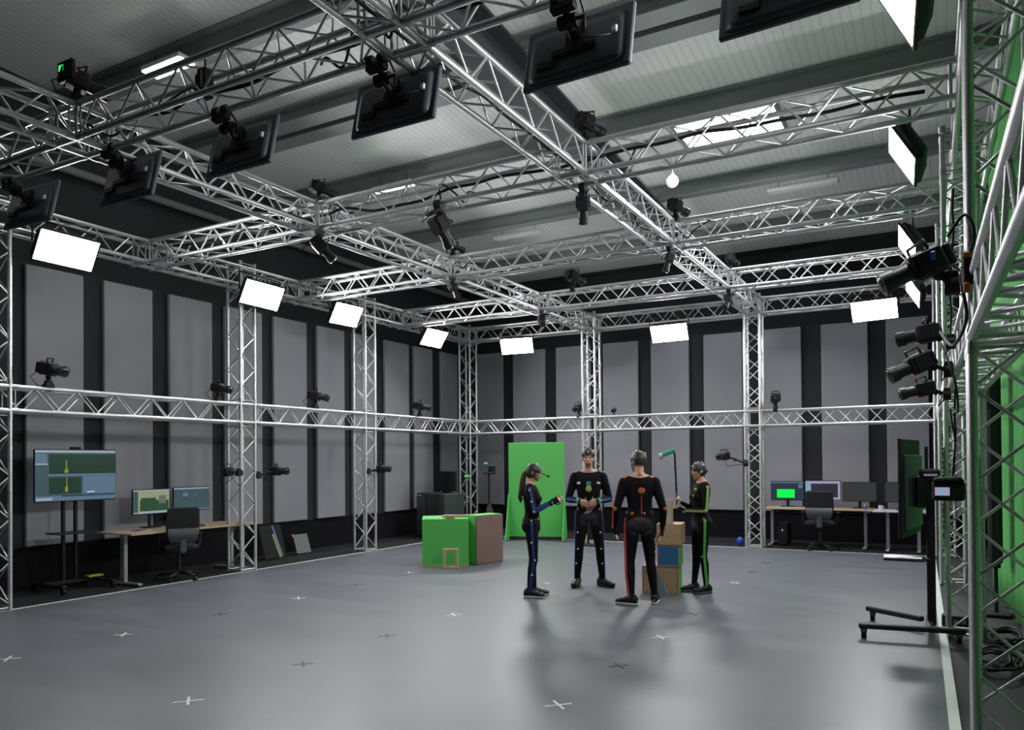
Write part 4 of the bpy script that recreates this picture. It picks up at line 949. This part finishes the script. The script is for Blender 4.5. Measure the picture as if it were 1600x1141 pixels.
def helmet(c, marks=True, boom=False, m='helmet', strap=None):
    t, s, HP, rh, hs = c['t'], c['s']*c['hs'], c['HP'], c['rh'], c['hs']
    b = MB(); tilt = rh @ Matrix.Rotation(R(-14), 3, 'X')
    ctr = HP(0, -.010, .030)
    b.ell(ctr, (.088*s, .106*s, .098*s), 24, 12, rot=tilt, t0=0, t1=PI*.56)
    b.ell(ctr, (.081*s, .099*s, .091*s), 24, 12, rot=tilt, t0=0, t1=PI*.56)
    h = b.build('helmet', m, t)
    if marks:
        for k, (a, e) in enumerate(((20, 50), (80, 35), (140, 55), (200, 30), (250, 52), (310, 32), (60, 75), (175, 78))):
            d = V((math.cos(R(a))*math.cos(R(e))*.090, math.sin(R(a))*math.cos(R(e))*.108, math.sin(R(e))*.1))*s
            MB().ell(ctr + tilt @ d, .012*c['s'], 8, 6).build('marker', 'marker', h)
    if boom:
        b = MB(); b.path([HP(.085, .02, .03), HP(.10, .09, .01), HP(.07, .18, -.03), HP(.02, .20, -.04)], .0055, 6); b.rbox(HP(.0, .20, -.04), (.035, .03, .03), .005, rh); b.build('face_camera', 'black', h)
    b = MB()
    for k in (-1, 1): b.path([HP(k*.084, .0, .01), HP(k*.072, .03, -.05), HP(k*.03, .055, -.108), HP(0, .06, -.114)], .005*c['s'], 6)
    b.build('chin_strap', strap or 'black', h)
    return h
STAND = dict(head=(0, .01, 1.635), shR=(.178, -.01, 1.40), shL=(-.178, -.01, 1.40), hipR=(.088, -.005, .90), hipL=(-.088, -.005, .90), knR=(.10, .01, .49), knL=(-.10, .01, .49), anR=(.105, -.03, .085), anL=(-.105, -.03, .085))

# woman in blue tape, seen from her right side
J = dict(STAND); J.update(shR=(.155, -.02, 1.38), shL=(-.155, .0, 1.38), elR=(.20, .04, 1.12), wrR=(.13, .27, 1.235), elL=(-.20, .06, 1.12), wrL=(-.10, .29, 1.25), head=(0, .03, 1.62), knR=(.085, .025, .49), knL=(-.085, .0, .49), anR=(.075, -.035, .085), anL=(-.085, .015, .085), toeR=8, toeL=-12)
c = person('woman with a brown ponytail, blue taped capture suit, holding her hands up in front', (-4.44, 8.46, 0), R(-66), 1.66, J, dict(shoe='black'), True, head_yaw=-4, head_pitch=-4,
           hands=dict(R=dict(dir=(-.25, .85, .45), nrm=(-.8, -.1, -.2), curl=.95), L=dict(dir=(.25, .85, .40), nrm=(.8, -.1, -.2), curl=.95)), pads='none')
t, s, HP, S = c['t'], c['s'], c['HP'], c['S']; j = c['j']
helmet(c, boom=True)
b = MB(); b.ell(HP(0, -.030, .000), (.082*s, .085*s, .090*s), 20, 12, rot=c['rh'], t0=PI*.2, t1=PI*.85); b.path([HP(0, -.095, .02), HP(0, -.135, -.03), HP(.0, -.15, -.13), HP(0, -.155, -.26), HP(0, -.17, -.36), HP(0, -.16, -.43)], [.022*s, .036*s, .040*s, .040*s, .034*s, .008*s], 12); b.build('hair', 'hair', t)
c['ribbon']('blue_stripe', 'sblue', [j['shR']+V((0, 0, .05)), j['elR']], (1, .15, .15), .034)
c['ribbon']('blue_stripe', 'sblue', [j['elR'], j['wrR']], (.85, -.2, -.35), .03)
c['ribbon']('blue_stripe', 'sblue', [j['elR'], j['wrR']], (.75, .0, .6), .024)
c['ribbon']('blue_stripe', 'sblue', [S((.10, .0, .98)), j['knR'], j['anR']], (1, .05, 0), .036, 16)
c['ribbon']('blue_stripe', 'sblue', [j['elL'], j['wrL']], (-.85, -.2, .35), .03)
for p, o in ((j['elR'], (1, 0, 0)), (j['shR'], (1, 0, .3)), (j['wrR'], (1, 0, 0)), (j['knR'], (1, .3, 0)), (j['knR'], (.2, 1, 0)), (S((.1, 0, .72)), (1, 0, 0)), (S((.1, 0, .30)), (1, 0, 0)), (S((.1, .0, 1.0)), (1, 0, 0)), (S((0, 0, 1.05)), (.6, -1, 0)), (S((0, 0, 1.3)), (.3, -1, 0)), (S((.05, 0, 1.02)), (.5, 1, 0)), (j['shR'].lerp(j['elR'], .5), (1, 0, 0))): c['dot'](p, o, r=.012)
b = MB(); b.path([c['surf'](S((0, 0, 1.01)), (math.cos(a*PI/12), math.sin(a*PI/12), 0), .4) + V((math.cos(a*PI/12), math.sin(a*PI/12), 0))*.002 for a in range(25)], .010, 6); b.build('belt', 'pad', t)
for sd in 'RL':
    b = MB(); w = j['wr'+sd]; e = j['el'+sd]; b.tube(w.lerp(e, .02), w.lerp(e, .16), .034*s, .036*s, 14); b.build('wrist_band', 'suit', t)

# man facing the camera
J = dict(STAND); J.update(elR=(.262, -.02, 1.12), wrR=(.108, .175, 1.105), elL=(-.262, -.02, 1.12), wrL=(-.108, .200, 1.105), knR=(.125, .02, .49), knL=(-.135, .02, .49), anR=(.155, -.02, .085), anL=(-.165, -.03, .085), toeR=14, toeL=-48, head=(0, .015, 1.64))
c = person('man facing the camera, blue taped black suit, folded hands, yellow badge on his chest', (-4.12, 9.48, 0), R(203), 1.82, J, dict(shoe='black', sole='black'), False, head_yaw=-3,
           hands=dict(R=dict(dir=(-.86, .12, -.42), nrm=(-.1, -.98, -.1), curl=1.0), L=dict(dir=(.86, .12, -.30), nrm=(.1, -.98, -.1), curl=1.05)), pads='front', glove=.108)
t, s, HP, S = c['t'], c['s'], c['HP'], c['S']; j = c['j']
b = MB(); b.ell(HP(0, -.014, .040), (.084*s, .100*s, .092*s), 22, 12, rot=c['rh'] @ Matrix.Rotation(R(-16), 3, 'X'), t0=0, t1=PI*.55); b.build('hair', 'hairdark', t)
b = MB(); b.path([HP(.088*math.cos(a*PI/10), -.012+.106*math.sin(a*PI/10), .062-.010*math.sin(a*PI/10)) for a in range(21)], .010*s, 8); b.path([HP(0, .09, .07), HP(0, .05, .13), HP(0, -.03, .145), HP(0, -.10, .09)], .009*s, 8); hb = b.build('head_strap', 'helmet', t)
for p in ((.06, .07, .09), (-.06, .07, .09), (0, .0, .155), (.085, -.02, .08), (-.085, -.02, .08), (0, .10, .085)): MB().ell(HP(*p), .012*s, 8, 6).build('marker', 'marker', hb)
b = MB(); b.ell(HP(0, .073, -.068), (.042*s, .020*s, .028*s), 14, 8, rot=c['rh']); b.build('beard', mat('stubble', (.22, .11, .08), .8), t)
for sd, sg in (('R', 1), ('L', -1)):
    c['ribbon']('blue_stripe', 'sblue', [j['sh'+sd]+V((0, 0, .05)), j['el'+sd]], (sg, .25, .05), .034)
    c['ribbon']('blue_stripe', 'sblue', [j['el'+sd], j['wr'+sd]], (sg*.4, .9, .1), .034)
    c['ribbon']('blue_stripe', 'sblue', [S((sg*.10, 0, .98)), j['kn'+sd], j['an'+sd]], (sg, .22, 0), .034, 16)
    b = MB(); w = j['wr'+sd]; e = j['el'+sd]; b.tube(w.lerp(e, .0), w.lerp(e, .17), .035*s, .039*s, 14); b.build('wrist_band', 'steal', t)
    for p, o in ((j['kn'+sd], (sg*.3, 1, 0)), (S((sg*.14, 0, .30)), (sg*.6, 1, 0)), (j['el'+sd], (sg, .6, 0)), (j['sh'+sd]+V((0, 0, .02)), (sg*.3, .3, 1)), (S((sg*.11, 0, 1.0)), (sg*.4, 1, 0)), (S((sg*.12, 0, .70)), (sg*.3, 1, 0))): c['dot'](p, o, r=.012)
b = MB(); q = c['surf'](S((0, .0, 1.27)), (0, 1, 0)); b.rbox(q + V((0, .010, .04)), (.060, .008, .09), .01); b.build('badge_holder', 'steal', t); MB().ell(q + V((0, .014, -.015)), (.040, .010, .040), 16, 8).build('badge', 'syellow', t)
for sg, m in ((1, 'white'), (-1, 'marker')): c['patch'](S((sg*.11, 0, 1.32)), (sg*.15, 1, .1), m, .06, .035, 'chest_mark')

# man seen from behind, orange tape
J = dict(STAND); J.update(elR=(.268, -.03, 1.10), wrR=(.262, .05, .865), elL=(-.262, -.02, 1.10), wrL=(-.285, .09, .88), knR=(.118, .02, .49), knL=(-.115, .0, .49), anR=(.165, .01, .085), anL=(-.105, -.12, .085), toeR=10, toeL=-62, head=(-.01, .02, 1.64))
c = person('man seen from behind in an orange taped capture suit, feet apart, grey seat pad', (-3.105, 8.63, 0), R(22), 1.77, J, dict(shoe='black', sole='sole'), False, head_yaw=38,
           hands=dict(R=dict(dir=(.0, .25, -.95), nrm=(-1, .1, 0), curl=.35), L=dict(dir=(.0, .35, -.93), nrm=(1, .1, 0), curl=.4)), pads='back')
t, s, HP, S = c['t'], c['s'], c['HP'], c['S']; j = c['j']
helmet(c, True)
b = MB(); b.ell(HP(0, -.016, .012), (.082*s, .096*s, .085*s), 20, 12, rot=c['rh'], t0=PI*.2, t1=PI*.68); b.build('hair', 'hair', t)
c['ribbon']('orange_stripe', 'sorange', [j['shL']+V((0, 0, .06)), j['elL']], (-1, -.15, .2), .030)
c['ribbon']('orange_stripe', 'sorange', [j['elL'], j['wrL']], (-1, -.6, 0), .032)
c['ribbon']('orange_stripe', 'sorange', [S((-.10, 0, .99)), j['knL'], j['anL']], (-1, -.62, 0), .042, 16)
c['ribbon']('orange_stripe', 'sorange', [S((.10, 0, .99)), j['knR'], j['anR']], (1, .1, 0), .030, 16)
c['ribbon']('spine_tape', 'sred', [S((.02, 0, 1.26)), S((.02, 0, 1.04))], (0, -1, 0), .018)
c['ribbon']('waist_tape', 'sred', [S((-.06, 0, .975)), S((.06, 0, .975))], (0, -1, .1), .018)
for p, o, m, r in ((S((.02, 0, 1.31)), (0, -1, 0), 'sorg2', .05), (j['shL']+V((.02, 0, .02)), (-.2, -.5, 1), 'sorg2', .03), (S((-.02, 0, 1.42)), (.3, -.8, .8), 'sorange', .026), (S((.12, 0, 1.40)), (.2, -.7, .9), 'sorg2', .028), (j['elL'], (-.6, -1, 0), 'sorg2', .034), (j['elR'], (.5, -1, 0), 'sorange', .03),
                   (S((-.07, 0, 1.045)), (-.2, -1, 0), 'sorg2', .028), (S((-.13, 0, 1.05)), (-.4, -1, 0), 'steal', .026), (S((.05, 0, 1.05)), (0, -1, 0), 'marker', .014), (S((.13, 0, 1.055)), (.4, -1, 0), 'sred', .022), (S((-.23, 0, 1.26)), (-1, -.5, 0), 'syellow', .022), (j['knL'], (-1, -.4, 0), 'sorange', .022), (S((-.1, 0, .72)), (-1, -.3, 0), 'sorange', .02), (S((-.11, 0, .30)), (-1, -.5, 0), 'sorange', .018), (j['wrL'], (-1, -.3, 0), 'syellow', .02), (S((.14, 0, .60)), (1, -.4, 0), 'marker', .012)):
    c['patch'](p, o, m, r*1.7, r*1.5, 'marker_patch')

# person in green tape
J = dict(STAND); J.update(shR=(.155, -.01, 1.38), shL=(-.155, -.02, 1.38), elR=(.21, .04, 1.11), wrR=(.10, .235, 1.20), elL=(-.205, .02, 1.10), wrL=(-.01, .225, 1.10), knR=(.085, .03, .49), knL=(-.08, .0, .49), anR=(.095, .06, .085), anL=(-.085, -.04, .085), toeR=4, toeL=-8, head=(0, .02, 1.62))
c = person('person in a green and yellow taped capture suit, helmet on, holding a raised black pole', (-2.68, 9.69, 0), R(128), 1.66, J, dict(shoe='black', sole='casing'), True, head_yaw=8,
           hands=dict(R=dict(dir=(-.35, .75, .55), nrm=(-.9, -.3, .2), curl=1.15), L=dict(dir=(.5, .8, .30), nrm=(.4, -.2, .9), curl=1.0)), pads='front')
t, s, HP, S = c['t'], c['s'], c['HP'], c['S']; j = c['j']
helmet(c, True, strap='syellow')
b = MB(); b.ell(HP(0, -.024, .0), (.082*s, .092*s, .086*s), 20, 12, rot=c['rh'], t0=PI*.2, t1=PI*.78); b.ell(HP(-.0, -.115, -.005), .030*s, 12, 8); b.build('hair', 'hairdark', t)
c['ribbon']('green_stripe', 'slime', [j['shL']+V((0, 0, .04)), j['elL']], (-1, -.2, .1), .034)
c['ribbon']('green_stripe', 'slime', [j['elL'], j['wrL']], (-.8, .3, -.1), .030)
c['ribbon']('green_stripe', 'sgreen', [S((-.09, 0, .98)), j['knL'], j['anL']], (-1, .1, 0), .032, 16)
c['ribbon']('green_stripe', 'slime', [j['shR']+V((0, 0, .04)), j['elR']], (.9, .5, .1), .026)
for p, o, m, r in ((S((-.03, 0, 1.36)), (-.3, 1, .2), 'syellow', .028), (S((-.02, 0, 1.29)), (-.3, 1, 0), 'syellow', .02), (j['elL'], (-1, .2, 0), 'slime', .03), (j['knL'], (-.8, .7, 0), 'slime', .018), (j['wrL'], (-.3, .5, -1), 'sgreen', .03), (S((-.1, 0, .99)), (-1, .3, 0), 'slime', .018), (j['shL'], (-.8, -.1, .6), 'slime', .022), (j['elR'], (.5, .9, 0), 'syellow', .02), (j['wrR'], (-.3, 1, .2), 'sgreen', .018)):
    c['patch'](p, o, m, r*1.7, r*1.5, 'marker_patch')
# the pole prop runs through the right hand
HW = lambda p: Matrix.Rotation(R(128), 3, 'Z') @ p + V((-2.68, 9.69, 0))
hp = HW(c['hands'][0][0] + V((-.01, .02, 0)))
top = V((-2.952, 9.517, 1.767)); d = (top-hp).normalized(); bot = hp - d*.14
t = thing('pole_prop', 'black pole with a green cylinder head, held up by the person in green tape', 'prop', bot); L = top-bot
b = MB(); b.tube((0, 0, 0), L, .0125, n=10); b.build('pole', 'black', t)
b = MB()
for k in range(7): p = L*(.34+.09*k); b.tube(p-d*.008, p+d*.008, .017, n=10)
b.build('grip_rings', 'casing', t)
h0 = V((-3.094, 9.438, 1.74)) - bot; h1 = V((-2.955, 9.513, 1.80)) - bot; b = MB(); b.tube(h0, h1, .030, n=14); b.build('head', 'steal', t)
dd = (h0-h1).normalized(); b = MB(); b.tube(h0, h0+dd*.028, .031, n=14); b.build('white_tip', 'white', t); b = MB(); b.tube(h0+V((0, 0, -.03)), h0+dd*.02+V((0, 0, -.03)), .02, n=12); b.build('red_tip', 'redp', t)
b = MB(); b.tube(bot*0 + (hp-bot) - d*.04, (hp-bot)+d*.10, .020, n=10); b.build('handle', 'steal', t)
# stand with coloured marks behind the man in orange tape
t = thing('prop_stand', 'thin black prop stand with yellow and orange marks between the two men', 'stand', (-6.1, 14.0, 0))
b = MB(); b.tube((0, 0, .0), (0, 0, .95), .018, n=8); b.tube((.14, .02, 0), (.12, .02, .9), .018, n=8); b.rbox((.07, 0, .35), (.2, .06, .45), .02); b.rbox((.06, 0, .02), (.32, .26, .03), .01); b.build('frame', 'black', t)
b = MB(); b.rbox((-.03, -.04, .62), (.05, .02, .10), .008); b.rbox((-.05, -.04, .15), (.08, .02, .12), .008); b.build('yellow_mark', 'syellow', t); MB().rbox((.02, -.04, .85), (.03, .02, .18), .006).build('orange_mark', 'sorange', t)

# ------------------------------------------------------------------ camera, world, colour management
yaw, pit, rol = R(29.147), R(.572), R(-.432)
F = V((-math.sin(yaw)*math.cos(pit), math.cos(yaw)*math.cos(pit), math.sin(pit)))
Rg = V((math.cos(yaw), math.sin(yaw), 0)); U = Rg.cross(F)
R2 = Rg*math.cos(rol) + U*math.sin(rol); U2 = R2.cross(F)
cam = bpy.data.cameras.new('camera'); co = bpy.data.objects.new('camera', cam); COL.objects.link(co)
co.matrix_world = Matrix.Translation((0, 0, 1.68)) @ Matrix((R2, U2, -F)).transposed().to_4x4()
cam.sensor_fit = 'HORIZONTAL'; cam.sensor_width = 36; cam.lens = 1204.1/1600*36
cam.shift_y = (708.581-570.5)/1600; cam.clip_start = .05; cam.clip_end = 200
scn.camera = co
w = bpy.data.worlds.new('world'); scn.world = w; w.use_nodes = True
w.node_tree.nodes['Background'].inputs[0].default_value = (.05, .055, .06, 1); w.node_tree.nodes['Background'].inputs[1].default_value = .5
scn.view_settings.view_transform = 'Standard'; scn.view_settings.look = 'None'; scn.view_settings.gamma = 1; scn.view_settings.use_curve_mapping = False
scn.view_settings.exposure = EXPO
